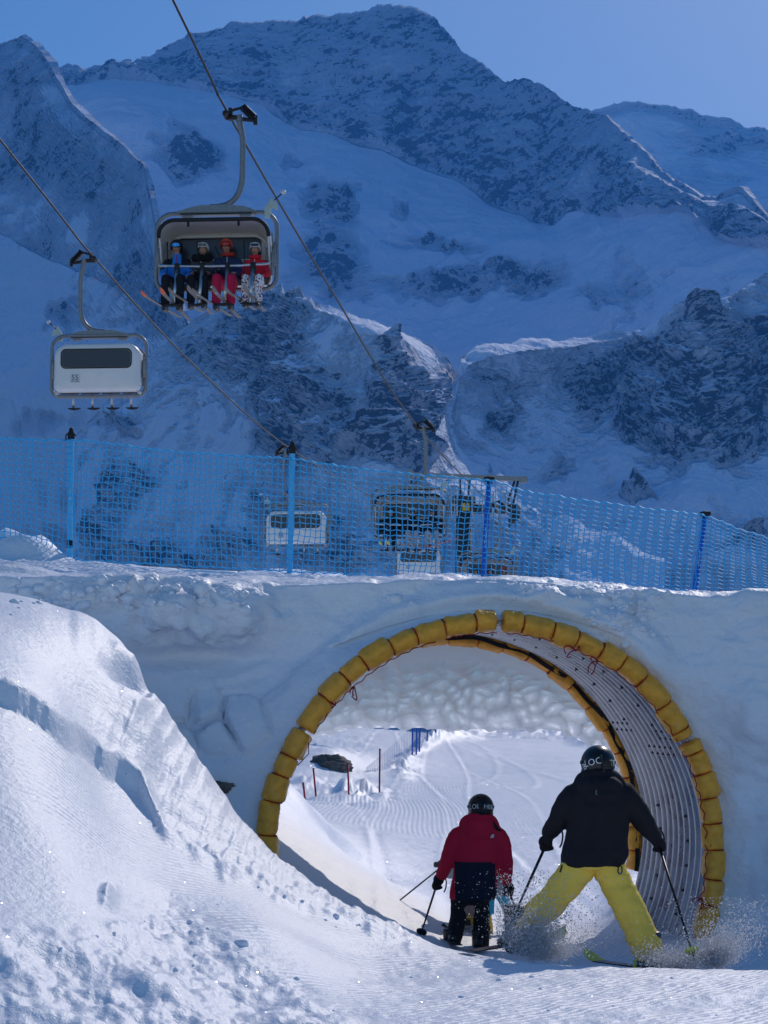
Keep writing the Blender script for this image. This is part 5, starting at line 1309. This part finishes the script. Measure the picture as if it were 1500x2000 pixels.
hm_ = helmet(man, hd, HR)
put_text('LOC', .056, curved_text('LOC', .052, hd, HR, -.42, .06, .22), 'lettering', WPRINT, hm_); put_text('B', .050, curved_text('B', .05, hd, HR, .92, .02), 'lettering', WPRINT, hm_); put_text('I', .060, curved_text('I', .05, hd, HR, .70, .04), 'lettering', mat('green_print', (.05, .45, .15), rough=.5), hm_)
put_text('B', .052, curved_text('B', .052, hd, HR, -.95, -.18, .40), 'lettering', WPRINT, hm_)
m_ = MB(); m_.tube(spline([hd + Vector((.0, -.134, .05)), hd + Vector((.02, -.138, -.02)), hd + Vector((.02, -.125, -.07))], 4), .007, n=6); m_.box(hd + Vector((.015, -.130, -.055)), (.035, .012, .02), bev=.003); m_.build('buckle', [RUB], hm_)
for w_, g_, ts in ((q(1073, 1626, .16), q(1068, 1642, .20), 1), (q(1276, 1631, .14), q(1286, 1645, .18), -1)):
    m_ = MB(); hand(m_, w_, g_, ts, 1.07); fuse(m_, 'glove', [BLACKF], voxel=.0085, smooth=2, parent=man)
rb = boot(man, q(1270, 1873, -.03), (-.25, 1, 0), 1.07); boot(man, q(1006, 1822, .02), (.35, 1, 0), 1.07)
m_ = MB(); c_ = q(1281, 1876, -.115); m_.prism([(-.02, -.055), (.022, -.06), (.03, .0), (.018, .075), (-.012, .045)], -.012, .012, Matrix.Translation(c_)); m_.box(c_ + Vector((-.045, -.012, -.01)), (.05, .014, .018), bev=.004); m_.box(c_ + Vector((-.13, .0, -.02)), (.02, .02, .05), bev=.004); m_.build('buckle', [BASK], rb, auto=40)
# jacket draw cords and back loop
m_ = MB(); m_.tube(spline([q(1098, 1690, -.16), q(1096, 1697, -.17), q(1094, 1703, -.16)], 4), .006, n=5); m_.build('draw_cord', [RUB], man)
m_ = MB(); m_.tube(spline([q(1208, 1692, -.13), q(1207, 1703, -.14), q(1212, 1707, -.14), q(1215, 1700, -.13), q(1214, 1692, -.12)], 4), .0045, n=5); m_.build('draw_cord', [RUB], man)
m_ = MB(); m_.tube(spline([q(1166, 1540, -.155), q(1164, 1549, -.165), q(1168, 1553, -.165), q(1171, 1549, -.165), q(1169, 1540, -.155)], 4), .0035, n=5); m_.build('back_loop', [mat('grey_webbing', (.2, .2, .22), rough=.6)], man)
SKITOP = mat('black_ski_topsheet', (.02, .02, .022), rough=.3); SKIYEL = mat('yellow_green_ski_tip', (.5, .58, .08), rough=.4); SKIBASE = mat('grey_ski_base', (.25, .235, .23), rough=.4)
def man_ski(px, py, Y, yaw, lab):
    c = V(px, py, Y); c.z = max(c.z, ground_z(c.x, c.y) + .015); return ski('ski', lab, c, yaw, 1.5, .108, SKITOP, SKIBASE, tipcol=SKIYEL, pitch=-.02)
man_ski(1268, 1893, 12.57, .42, 'black and yellow green ski under the right boot of the skier in yellow trousers')
man_ski(1004, 1846, 12.75, -.50, 'ski under the left boot of the skier in yellow trousers, buried in spray')
ski_pole('ski_pole', 'dark ski pole planted left of the skier in yellow trousers', V(1071, 1640, 12.82), V(999, 1799, 12.75), r=.0095)
ski_pole('ski_pole', 'dark ski pole with yellow basket by the corrugated wall', V(1285, 1645, 12.78), V(1357, 1876, 12.25), r=.009, bmat=BASK)

# ---------------------------------------------------------------- the child in red and navy jacket
kid, q = px_person(16.1, (915, 1856)); tag(kid, 'child skier in red and navy jacket with black helmet, seen from behind', 'person')
k = F / 16.1
hd = q(939, 1577, .02)
m_ = MB()
stackx(m_, [(q(936, 1604), 24 / k, .08), (q(934, 1616), 40 / k, .10), (q(933, 1630), 48 / k, .115), (q(932, 1655), 45 / k, .125), (q(931, 1685), 42 / k, .125), (q(928, 1715), 43 / k, .13), (q(924, 1742), 45 / k, .135), (q(922, 1757), 44 / k, .13)])
limb(m_, [q(895, 1634), q(887, 1646), q(876, 1676, .02), q(863, 1708, .10)], [.075, .074, .064, .052]); limb(m_, [q(972, 1634), q(980, 1646), q(986, 1680, .02), q(988, 1718, .10)], [.075, .074, .064, .052])
m_.ball(q(934, 1612, -.06), (.125, .08, .07), 16, 10); m_.tube(spline([q(905, 1614, -.01), q(912, 1602, -.02), q(936, 1597, -.06), q(960, 1603, -.02), q(968, 1620, -.01)], 5), .042, n=10); m_.ball(q(934, 1628, -.10), (.10, .05, .055), 14, 8)
bz_ = q(930, 1683).z
fuse(m_, 'jacket', [REDF, NAVYF], voxel=.0115, smooth=5, wrinkle=.006, wscale=9, seed=13, parent=kid,
     matfn=lambda c: ((c[:, 2] < bz_ + .04 * (q(892, 0).x + .17 - c[:, 0])) & (c[:, 0] > q(888, 1700).x) & (c[:, 0] < q(970, 1700).x) & ~((c[:, 0] > q(966, 1700).x) & (c[:, 2] > q(0, 1735).z))).astype(int))
m_ = MB(); stackx(m_, [(q(919, 1740), 38 / k, .12), (q(918, 1765), 36 / k, .12)])
limb(m_, [q(899, 1758), q(895, 1795, .01), q(888, 1825), q(880, 1848)], [.076, .066, .066, .074], 16); limb(m_, [q(938, 1758), q(940, 1795, .02), q(940, 1825, .02), q(939, 1850, .02)], [.076, .066, .064, .066], 16)
fuse(m_, 'trousers', [BLACKF], voxel=.0115, smooth=4, wrinkle=.007, wscale=8, seed=19, stretch=(.6, .6, 1.5), parent=kid)
body_mesh(kid, hd, .088, [([hd, q(935, 1608)], [.05, .05]), ([q(934, 1630), q(920, 1742)], [.085, .085]), ([q(895, 1634), q(876, 1676, .02), q(861, 1712, .10)], [.045, .038, .03]), ([q(972, 1634), q(986, 1680, .02), q(989, 1722, .10)], [.045, .038, .03]), ([q(908, 1760), q(897, 1795), q(881, 1848)], [.07, .05, .04]), ([q(930, 1760), q(937, 1795, .02), q(936, 1848, .02)], [.07, .05, .04])])
HR2 = (.105, .122, .110); hk = helmet(kid, hd, HR2)
put_text('LOI', .052, curved_text('', .04, hd, HR2, -.60, .06, .10), 'lettering', WPRINT, hk); put_text('HEBL', .046, curved_text('', .04, hd, HR2, .66, .04, -.12), 'lettering', WPRINT, hk)
m_ = MB(); m_.box(hd + Vector((-.003, -.118, -.045)), (.028, .012, .022), bev=.003); m_.tube([hd + Vector((-.002, -.122, .04)), hd + Vector((-.002, -.121, -.05))], .005, n=5); m_.build('buckle', [RUB], hk)
# sewn half-dome mark on the shoulder: three quarter arcs
m_ = MB(); c_ = q(962, 1634, -.125)
for r0_, r1_ in ((.006, .012), (.0145, .0205), (.023, .029)):
    pl_ = [(-r1_ * cos(a) , r1_ * sin(a)) for a in np.linspace(0, pi / 2, 8)] + [(-r0_ * cos(a), r0_ * sin(a)) for a in np.linspace(pi / 2, 0, 8)]
    m_.prism([(x + .012, z - .01) for x, z in pl_], -.003, .003, Matrix.Translation(c_) @ Matrix.Rotation(.25, 4, 'Z'))
m_.build('logo', [WPRINT], kid, smooth=False)
for w_, g_, ts in ((q(863, 1708, .10), q(852, 1726, .14), 1), (q(988, 1718, .10), q(994, 1740, .14), -1)):
    m_ = MB(); hand(m_, w_, g_, ts, 1.12); fuse(m_, 'glove', [BLACKF], voxel=.008, smooth=2, parent=kid)
boot(kid, q(880, 1851), (-.1, 1, 0), .95); boot(kid, q(936, 1853, .02), (.1, 1, 0), .95)
m_ = MB(); m_.tube(spline([q(958, 1602, -.06), q(964, 1610, -.07), q(972, 1620, -.06), q(976, 1624, -.05)], 4), [.016] * 13, n=6, flat=.4); m_.build('goggle_strap_end', [BLACKF], kid)
for px_, py_, dy_, yw, lab in ((880, 1858, 0, .06, 'left ski of the child in red and navy jacket'), (936, 1860, .02, -.05, 'right ski of the child in red and navy jacket')):
    c = V(px_, py_, 16.1 + dy_); c.z = max(c.z, ground_z(c.x, c.y) + .012); ski('ski', lab, c, yw, 1.2, .10, SKITOP, SKIBASE)
ski_pole('ski_pole', 'short dark ski pole in the left hand of the child in red', V(853, 1728, 16.24), V(819, 1834, 15.9), r=.0085)
ski_pole('ski_pole', 'short dark ski pole in the right hand of the child in red', V(994, 1742, 16.24), V(1016, 1795, 16.35), r=.0085)

# ---------------------------------------------------------------- the small child in front, mostly hidden
sml, q = px_person(17.25, (930, 1848)); tag(sml, 'small child in grey and cyan jacket and yellow trousers, hidden behind the red jacket', 'person')
k = F / 17.25
hd = q(935, 1632, .02)
m_ = MB(); stackx(m_, [(q(934, 1656), 20 / k, .07), (q(933, 1668), 34 / k, .09), (q(932, 1685), 39 / k, .10), (q(931, 1720), 36 / k, .105), (q(929, 1755), 36 / k, .11), (q(928, 1786), 37 / k, .11)])
limb(m_, [q(958, 1688), q(968, 1710), q(979, 1745, .0), q(991, 1774, .0)], [.062, .062, .055, .045]); limb(m_, [q(904, 1688), q(894, 1700), q(878, 1704, .06), q(866, 1694, .12)], [.062, .06, .052, .042])
zc = q(0, 1758).z; xa = q(966, 1745)
fuse(m_, 'jacket', [GREYF, CYANF], voxel=.011, smooth=4, wrinkle=.005, wscale=9, seed=23, parent=sml, matfn=lambda c: (((c[:, 2] < zc) & (c[:, 0] < q(966, 1700).x)) | ((c[:, 0] > q(966, 1700).x) & (c[:, 2] < q(0, 1748).z) & (c[:, 2] > q(0, 1766).z))).astype(int))
m_ = MB(); stackx(m_, [(q(928, 1770), 32 / k, .10), (q(928, 1792), 31 / k, .10)]); limb(m_, [q(913, 1790), q(912, 1818, .01), q(908, 1846)], [.072, .066, .064]); limb(m_, [q(944, 1790), q(948, 1818, .01), q(950, 1846)], [.072, .066, .064])
fuse(m_, 'trousers', [YELF], voxel=.0115, smooth=4, wrinkle=.006, seed=29, parent=sml)
body_mesh(sml, hd, .08, [([hd, q(934, 1660)], [.045, .045]), ([q(933, 1680), q(929, 1760)], [.07, .06]), ([q(958, 1688), q(979, 1745), q(992, 1778)], [.04, .034, .026]), ([q(904, 1688), q(878, 1704, .06), q(864, 1692, .12)], [.04, .034, .026]), ([q(917, 1785), q(908, 1848)], [.055, .04]), ([q(940, 1785), q(950, 1848)], [.055, .04])])
helmet(sml, hd, (.098, .112, .102))
for w_, g_, ts in ((q(991, 1774), q(994, 1795, .01), -1), (q(866, 1694, .12), q(862, 1690, .15), 1)):
    m_ = MB(); hand(m_, w_, g_, ts, .95); fuse(m_, 'glove', [fab('grey_glove', (.10, .10, .11))], voxel=.0075, smooth=2, parent=sml)
boot(sml, q(909, 1848), (0, 1, 0), .85); boot(sml, q(950, 1849), (0, 1, 0), .85)
PALE = mat('pale_ski_topsheet', (.30, .28, .27), rough=.4)
for px_, lab in ((910, 'pale ski under the left boot of the small hidden child'), (951, 'pale ski under the right boot of the small hidden child')):
    c = V(px_, 1852, 17.25); c.z = max(c.z, ground_z(c.x, c.y) + .012); ski('ski', lab, c, .03 if px_ < 930 else -.03, 1.0, .10, PALE, SKIBASE)
ski_pole('ski_pole', 'long thin ski pole slanting left from behind the child in red', V(866, 1690, 17.38), V(728, 1801, 17.0), r=.007, strap=False)
ski_pole('ski_pole', 'pale ski pole hanging below the grey glove of the hidden child', V(994, 1790, 17.26), V(988, 1838, 17.1), r=.007, strap=False)

# ---------------------------------------------------------------- riders on the chairs
def rider(chair, xo, look):
    """seated skier; local frame of the chair, rope at the origin, front = -y"""
    root = empty('person'); tag(root, look['label'], 'person', look.get('group'))
    root.matrix_world = chair_mats[chair] @ Matrix.Translation((CBX + xo, -.1, -3.64))
    s = look.get('s', 1.0); H = lambda x, y, z: Vector((x * s, y * s, z * s))
    hd = H(look.get('hx', 0), .04, .77)
    m_ = MB(); m_.stack([(H(0, .10, -.02), (.19 * s, 0, 0), (0, .15 * s, 0)), (H(0, .10, .15), (.19 * s, 0, 0), (0, .145 * s, 0)), (H(0, .11, .38), (.215 * s, 0, 0), (0, .14 * s, 0)), (H(0, .12, .50), (.19 * s, 0, 0), (0, .12 * s, 0)), (H(0, .11, .58), (.10 * s, 0, 0), (0, .09 * s, 0)), (H(0, .09, .64), (.075 * s, 0, 0), (0, .08 * s, 0))], 20)
    ha = look.get('hands', ((-.20, -.30, .20), (.20, -.30, .20)))
    for sg, hp in zip((-1, 1), ha): limb(m_, [H(sg * .19, .11, .47), H(sg * .27, .02, .22), H(hp[0] * .85 + sg * .02, hp[1] + .10, hp[2] + .0)], [.085 * s, .075 * s, .06 * s], 12)
    jm = look['jacket'] if isinstance(look['jacket'], list) else [look['jacket']]
    fuse(m_, 'jacket', jm, voxel=.02, smooth=4, wrinkle=.008, wscale=8, seed=look['seed'], parent=root, matfn=look.get('matfn'))
    if 'fur' in look:
        m_ = MB(); m_.tube([H(.15 * cos(a), .08 + .10 * sin(a), .60 + .03 * sin(a)) for a in np.linspace(0, 2 * pi, 18, endpoint=False)], .075 * s, n=10, closed=True); fuse(m_, 'fur_collar', [look['fur']], voxel=.015, smooth=0, wrinkle=.02, wscale=40, seed=5, parent=root)
    if 'collar' in look:
        m_ = MB(); m_.tube([H(.10 * cos(a), .06 + .09 * sin(a), .61 + .02 * sin(a)) for a in np.linspace(0, 2 * pi, 16, endpoint=False)], .042 * s, n=8, closed=True); m_.build('collar', [look['collar']], root)
    m_ = MB(); m_.tube([H(0, -.048 + .0, .05), H(0, -.045, .30), H(0, -.035, .50), H(0, -.0, .60)], .007 * s, n=5); m_.build('zip', [look.get('zip', WPRINT)], root)
    m_ = MB()
    for sg in (-1, 1): limb(m_, [H(sg * .09, .10, .02), H(sg * .13, -.20, .05), H(sg * .14, -.42, .03), H(sg * .14, -.44, -.20), H(sg * .14, -.42, -.44)], [.11 * s, .10 * s, .088 * s, .085 * s, .088 * s], 14)
    fuse(m_, 'trousers', look['trousers'] if isinstance(look['trousers'], list) else [look['trousers']], voxel=.02, smooth=3, wrinkle=.007, wscale=7, seed=look['seed'] + 4, parent=root)
    m_ = MB(); m_.ball(hd, (.078 * s, .092 * s, .112 * s), 18, 14); m_.ball(hd + H(0, -.09, -.015), (.014 * s, .022 * s, .024 * s), 8, 6); m_.ball(hd + H(0, -.068, -.075), (.03 * s, .02 * s, .022 * s), 10, 6)
    for sg in (-1, 1): m_.ball(hd + H(sg * .078, .01, -.01), (.012 * s, .02 * s, .028 * s), 8, 6); m_.ball(hd + H(sg * .035, -.075, -.03), (.024 * s, .02 * s, .024 * s), 8, 6)
    limb(m_, [hd + H(0, .02, -.06), H(0, .10, .55), H(0, .10, .1)], [.055 * s, .07 * s, .11 * s], 10)
    for sg, hp in zip((-1, 1), ha): limb(m_, [H(sg * .17, .11, .45), H(sg * .26, .02, .22), H(*hp)], [.05 * s, .045 * s, .03 * s], 8)
    for sg in (-1, 1): limb(m_, [H(sg * .09, .10, .03), H(sg * .14, -.41, .03), H(sg * .14, -.42, -.46)], [.08 * s, .06 * s, .05 * s], 8)
    fuse(m_, 'body', [SKIN], voxel=.013, smooth=1, parent=root)
    m_ = MB(); m_.box(hd + H(0, -.094, -.068), (.038 * s, .01 * s, .009 * s), bev=.003); m_.build('mouth', [mat('lips', (.28, .08, .07), rough=.5)], root)
    # helmet: shell cut away over the face
    n_u, n_v = 30, 14; vs_ = []
    for i in range(n_v + 1):
        e = pi / 2 - i / n_v * (pi * .72)
        for j in range(n_u):
            a = 2 * pi * j / n_u; fr = max(0, cos(a)) ** 1.5
            e2 = max(e, -.55 + fr * .95) if True else e
            vs_.append(hd + H(.125 * cos(e2) * sin(a), .012 - .138 * cos(e2) * cos(a), .022 + .135 * sin(e2)))
    m_ = MB(); m_.add(vs_, [tuple(int(x) for x in f) for f in grid_faces(n_v + 1, n_u, wrap_c=True)]); hh = m_.build('helmet', [look['helmet']], root)
    gz_ = look.get('gz', .02); m_ = MB()
    def gog(zc_, h_): return [(hd + H(.108 * sin(a), -.008 - .118 * cos(a), zc_ + dz_ - (.012 * (1 - min(1, abs(a) / .35)) if dz_ < 0 else 0))) for a in np.linspace(-.95, .95, 15) for dz_ in (-h_, h_)]
    vs_ = gog(gz_, .038 * s); m_.add(vs_, [(2 * i, 2 * i + 2, 2 * i + 3, 2 * i + 1) for i in range(14)]); vs2 = [Vector(v_) + H(0, .02, 0) for v_ in vs_]; m_.add(vs2, [(2 * i + 1, 2 * i + 3, 2 * i + 2, 2 * i) for i in range(14)])
    m_.build('goggle_lens', [look['goggle']], root)
    m_ = MB(); loop = [vs_[2 * i] for i in range(15)] + [vs_[2 * i + 1] for i in range(14, -1, -1)]; m_.tube(loop, .009 * s, n=6, closed=True); m_.build('goggle_frame', [look.get('gframe', BLACKF)], root)
    for sg, hp in zip((-1, 1), ha):
        m_ = MB(); hand(m_, H(hp[0] * .85 + sg * .02, hp[1] + .09, hp[2]), H(*hp), sg, 1.1 * s); fuse(m_, 'glove', [look.get('glove', BLACKF)], voxel=.011, smooth=1, parent=root)
    for sg in (-1, 1): boot(root, H(sg * .14, -.42, -.50), (0, -1, 0), 1.1 * s, look.get('boot'))
    return root
bpy.context.view_layer.update()
chair_mats = {n_: c_.matrix_world.copy() for n_, c_ in (('A', chA), ('C', chC), ('F', chF))}
def lens(name, col, e=.12): return mat(name, col, rough=e, metal=.6, spec=.6)
BLUEJ = fab('bright_blue_fabric', (.03, .24, .75)); DGREY = fab('dark_grey_fabric', (.075, .07, .072)); DNAVY = fab('dark_navy_quilt', (.03, .045, .11)); REDJ = fab('scarlet_fabric', (.72, .02, .04)); REDT = fab('crimson_fabric', (.60, .018, .07))
FUR = fab('black_fur', (.012, .011, .011), b=.006, bs=220)
FLORAL = bpy.data.materials.new('floral_print_fabric'); FLORAL.use_nodes = True
fn_ = FLORAL.node_tree; fb = fn_.nodes['Principled BSDF']; fb.inputs['Roughness'].default_value = .8
vo = fn_.nodes.new('ShaderNodeTexVoronoi'); vo.inputs['Scale'].default_value = 13; no_ = fn_.nodes.new('ShaderNodeTexNoise'); no_.inputs['Scale'].default_value = 26; tc_ = fn_.nodes.new('ShaderNodeTexCoord')
fn_.links.new(tc_.outputs['Object'], vo.inputs['Vector']); fn_.links.new(tc_.outputs['Object'], no_.inputs['Vector'])
r1_ = fn_.nodes.new('ShaderNodeValToRGB'); r1_.color_ramp.interpolation = 'CONSTANT'; el = r1_.color_ramp.elements; el[0].position = 0; el[0].color = (.42, .03, .07, 1); el[1].position = .30; el[1].color = (.85, .80, .82, 1)
r2_ = fn_.nodes.new('ShaderNodeValToRGB'); r2_.color_ramp.interpolation = 'CONSTANT'; el = r2_.color_ramp.elements; el[0].position = 0; el[0].color = (.12, .10, .12, 1); el[1].position = .43; el[1].color = (1, 1, 1, 1)
fn_.links.new(vo.outputs['Distance'], r1_.inputs[0]); fn_.links.new(no_.outputs['Fac'], r2_.inputs[0])
mm_ = fn_.nodes.new('ShaderNodeMix'); mm_.data_type = 'RGBA'; mm_.blend_type = 'MULTIPLY'; mm_.inputs['Factor'].default_value = 1
fn_.links.new(r1_.outputs[0], mm_.inputs['A']); fn_.links.new(r2_.outputs[0], mm_.inputs['B']); fn_.links.new(mm_.outputs['Result'], fb.inputs['Base Color'])
WHELM = mat('pale_helmet', (.75, .75, .77), rough=.35); RHELM = mat('orange_red_helmet', (.85, .08, .03), rough=.4)
SB = [mat('grey_brown_ski_base', (.20, .18, .17), rough=.35), mat('warm_grey_ski_base', (.24, .21, .19), rough=.35)]
OR = mat('orange_ski_tip', (.75, .16, .07), rough=.4)
rider('A', -.80, dict(label='rider in blue and black jacket with mirrored blue goggles on the nearest chair', hx=-.02, jacket=[BLUEJ, BLACKF], trousers=BLACKF, helmet=HELM, goggle=lens('blue_mirror_lens', (.10, .45, .85)), seed=31, s=1.06, zip=REDF,
    matfn=lambda c: ((c[:, 2] > .40) & (np.abs(c[:, 0]) > .09) | (np.abs(c[:, 0]) > .26) & (c[:, 2] > .33)).astype(int), hands=((-.16, -.34, .12), (.20, -.34, .02))))
rider('A', -.29, dict(label='rider in dark grey coat with black fur collar and pale helmet on the nearest chair', hx=.03, jacket=DGREY, trousers=BLACKF, helmet=WHELM, goggle=lens('amber_lens', (.25, .16, .10)), gframe=WHELM, gz=.075, seed=33, fur=FUR, s=.98, hands=((-.07, -.20, .24), (.10, -.20, .22))))
rider('A', .25, dict(label='rider in navy jacket, red trousers and orange red helmet on the nearest chair', hx=-.03, jacket=DNAVY, trousers=REDT, helmet=RHELM, goggle=lens('red_mirror_lens', (.75, .06, .03)), seed=35, collar=fab('orange_red_collar', (.5, .04, .03)), s=1.06, hands=((-.12, -.28, .22), (.10, -.30, .14))))
rider('A', .82, dict(label='rider in red jacket and floral trousers at the end of the nearest chair', jacket=REDJ, trousers=FLORAL, helmet=WHELM, goggle=lens('dark_lens', (.05, .05, .07)), gframe=WHELM, gz=.07, seed=37, s=.96, collar=REDJ, glove=fab('pale_grey_glove', (.35, .34, .36)), hands=((-.10, -.32, .06), (.14, -.30, .06))))
def chair_ski(ch, x, y, z, yaw, tilt, length, base, lab, tipcol=None, mark=None, top=None, group=None):
    o = ski('ski', lab, (0, 0, 0), 0, length, .105, top or SKITOP, base, tipcol=tipcol, mark=mark, marks_under=True, group=group)
    o.matrix_world = chair_mats[ch] @ Matrix.Translation((CBX + x, y, z)) @ Matrix.Rotation(yaw, 4, 'Z') @ Matrix.Rotation(tilt, 4, 'X')
    return o
names_ = ['rider in blue', 'rider with fur collar', 'rider in red trousers', 'rider in floral trousers']
for i, (xo, z_, L_, tc2, mk_, bm2) in enumerate(((-.80, -4.20, 1.55, OR, None, SB[0]), (-.29, -4.12, 1.4, None, None, SB[1]), (.25, -4.18, 1.6, None, 'dbs', SB[0]), (.82, -4.10, 1.3, None, None, SB[1]))):
    for sg in (-1, 1):
        chair_ski('A', xo + sg * .14 - .06, -.58, z_, pi - .30 + sg * .08, R(7 + 3 * (sg + 1) * .5), L_, bm2, '%s ski of the %s on the nearest chair' % (('right', 'left')[sg > 0], names_[i]), tc2, mk_)
def chair_pole(ch, a, b, lab, group=None):
    M_ = chair_mats[ch]; return ski_pole('ski_pole', lab, M_ @ Vector((CBX + a[0], a[1], a[2])), M_ @ Vector((CBX + b[0], b[1], b[2])), strap=False, r=.010, group=group)
chair_pole('A', (-1.02, .0, -2.78), (-.95, -.35, -3.7), 'upright ski poles held beside the rider in blue')
chair_pole('A', (-.33, -.38, -2.90), (-.25, -.40, -3.95), 'ski pole held upright by the rider with the fur collar')
chair_pole('A', (.08, -.42, -3.0), (.62, -.62, -4.18), 'ski pole slanting across the red trousers')
chair_pole('A', (.62, -.28, -2.86), (.66, -.40, -3.75), 'ski pole held by the rider in floral trousers')
# chair behind the net
PALET = fab('pale_trousers', (.42, .40, .42))
rider('C', -.62, dict(label='dark clad rider with light goggles on the chair behind the net, left seat', jacket=BLACKF, trousers=BLACKF, helmet=HELM, goggle=lens('light_blue_lens', (.2, .4, .6)), seed=41))
rider('C', .10, dict(label='rider in pale trousers in the middle of the chair behind the net', jacket=BLACKF, trousers=PALET, helmet=WHELM, goggle=lens('dark_lens_2', (.05, .05, .06)), seed=43))
rider('C', .74, dict(label='rider in pale trousers on the right of the chair behind the net', jacket=BLACKF, trousers=PALET, helmet=HELM, goggle=lens('dark_lens_3', (.05, .05, .06)), seed=45))
for i, xo in enumerate((-.62, .10)):
    for sg in (-1, 1): chair_ski('C', xo + sg * .13, -.55, -4.14, pi - .2, R(8), 1.5, SB[i], ('right', 'left')[sg > 0] + (' ski of the dark clad rider behind the net' if i == 0 else ' ski of the middle rider behind the net'), tipcol=BASK if i == 0 else None)
# snowboard held across
m_ = MB(); brd = empty('snowboard'); tag(brd, 'red snowboard slanting below the chair behind the net', 'snowboard')
brd.matrix_world = chair_mats['C'] @ Matrix.Translation((CBX + .95, -.75, -4.02)) @ Matrix.Rotation(R(-16), 4, 'Y')
pl_ = [(.72 * cos(a) + (.0), .125 * sin(a) * (1 - .15 * cos(a) ** 2)) for a in np.linspace(0, 2 * pi, 36, endpoint=False)]; pl_ = [(np.sign(x) * abs(x / .72) ** .6 * .72, y) for x, y in pl_]
m_.add([(x, y, .03 * max(0, abs(x) - .5) / .2) for x, y in pl_] + [(x, y, .012 + .03 * max(0, abs(x) - .5) / .2) for x, y in pl_], [tuple(range(36))[::-1], tuple(range(36, 72))] + [(i, (i + 1) % 36, 36 + (i + 1) % 36, 36 + i) for i in range(36)])
m_.build('board', [mat('red_board', (.55, .05, .05), rough=.4)], brd, smooth=False)
for x_ in (-.25, .25):
    m_ = MB(); m_.box((x_, 0, .03), (.10, .2, .03), bev=.01); m_.tube([(x_, -.09, .03), (x_, -.07, .10), (x_, .07, .10), (x_, .09, .03)], .014, n=6); m_.build('binding', [BOOTM], brd, auto=40)
rider('F', -.5, dict(label='dark clad rider on the left of the far chair by the deep blue post', jacket=BLACKF, trousers=BLACKF, helmet=HELM, goggle=lens('dark_lens_4', (.05, .05, .06)), seed=51))
rider('F', .12, dict(label='rider in red trousers on the far chair by the deep blue post', jacket=BLACKF, trousers=REDT, helmet=HELM, goggle=lens('dark_lens_5', (.05, .05, .06)), seed=53))
rider('F', .72, dict(label='rider in olive jacket on the right of the far chair', jacket=fab('olive_fabric', (.10, .085, .03)), trousers=BLACKF, helmet=RHELM, goggle=lens('dark_lens_6', (.05, .05, .06)), seed=55))

# ================================================================== SNOW SPRAY thrown up by the skis
rs = np.random.RandomState(11)
GRAIN = bpy.data.materials.new('snow_grains'); GRAIN.use_nodes = True
gn_ = GRAIN.node_tree; gb = gn_.nodes['Principled BSDF']; gb.inputs['Base Color'].default_value = (.95, .95, .97, 1); gb.inputs['Roughness'].default_value = .6
gt_ = gn_.nodes.new('ShaderNodeBsdfTranslucent'); gt_.inputs[0].default_value = (.95, .95, .97, 1); gm_ = gn_.nodes.new('ShaderNodeMixShader'); gm_.inputs[0].default_value = .8
gn_.links.new(gb.outputs[0], gm_.inputs[1]); gn_.links.new(gt_.outputs[0], gm_.inputs[2]); gn_.links.new(gm_.outputs[0], gn_.nodes['Material Output'].inputs['Surface'])
def spray(c, n, spread, up, size, lean=0.0):
    n = int(n * 1.9); size = size * .62
    """fountain of grains: most stay low, few fly high"""
    h = rs.exponential(.46, n).clip(0, 1.7); a = rs.normal(0, 1, (n, 3))
    p = np.array(c) + a * np.array(spread) * (.35 + .9 * h)[:, None]
    p[:, 2] = c[2] + h * up + a[:, 2] * .02; p[:, 0] += lean * h
    return p, (rs.exponential(size, n) + size * .35).clip(0, size * 4.5)
SG = [spray(np.array(P(1034, 1854, 12.5)), 16000, (.135, .12, .05), .26, .0016), spray(np.array(P(1065, 1866, 12.4)), 10000, (.18, .14, .04), .15, .0015),
      spray(np.array(P(1395, 1880, 12.3)), 12000, (.11, .10, .04), .21, .0015, .10), spray(np.array(P(1320, 1886, 12.35)), 9000, (.15, .12, .03), .08, .0015), spray(np.array(P(1290, 1870, 12.4)), 600, (.10, .10, .03), .12, .0017)]
gp_ = np.concatenate([s_[0] for s_ in SG]); gr_ = np.concatenate([s_[1] for s_ in SG])
kp_ = (proj(gp_)[0] > 968) | (rs.rand(len(gp_)) < .12)
gp_, gr_ = gp_[kp_], gr_[kp_]
oc = np.array([(1, 1, 1), (-1, -1, 1), (-1, 1, -1), (1, -1, -1)], float); of = np.array([(0, 1, 2), (0, 3, 1), (0, 2, 3), (1, 3, 2)])
vv = gp_[:, None] + oc[None] * gr_[:, None, None]
kind(link('snow_spray', make_mesh('snow_spray', vv.reshape(-1, 3), (of[None] + (np.arange(len(gp_)) * 4)[:, None, None]).reshape(-1, 3), [GRAIN])), 'stuff')

# ================================================================== HAZE
hz = MB(); hz.box((500, 4200, 850), (15000, 8900, 2300))
hm = bpy.data.materials.new('thin_blue_air'); hm.use_nodes = True; hn = hm.node_tree
hn.nodes.remove(hn.nodes['Principled BSDF'])
pv = hn.nodes.new('ShaderNodeVolumePrincipled'); pv.inputs['Color'].default_value = (.06, .36, .95, 1); pv.inputs['Density'].default_value = 0.000105; pv.inputs['Anisotropy'].default_value = 0.0
hn.links.new(pv.outputs[0], hn.nodes['Material Output'].inputs['Volume'])
kind(hz.build('haze', [hm], smooth=False), 'stuff')
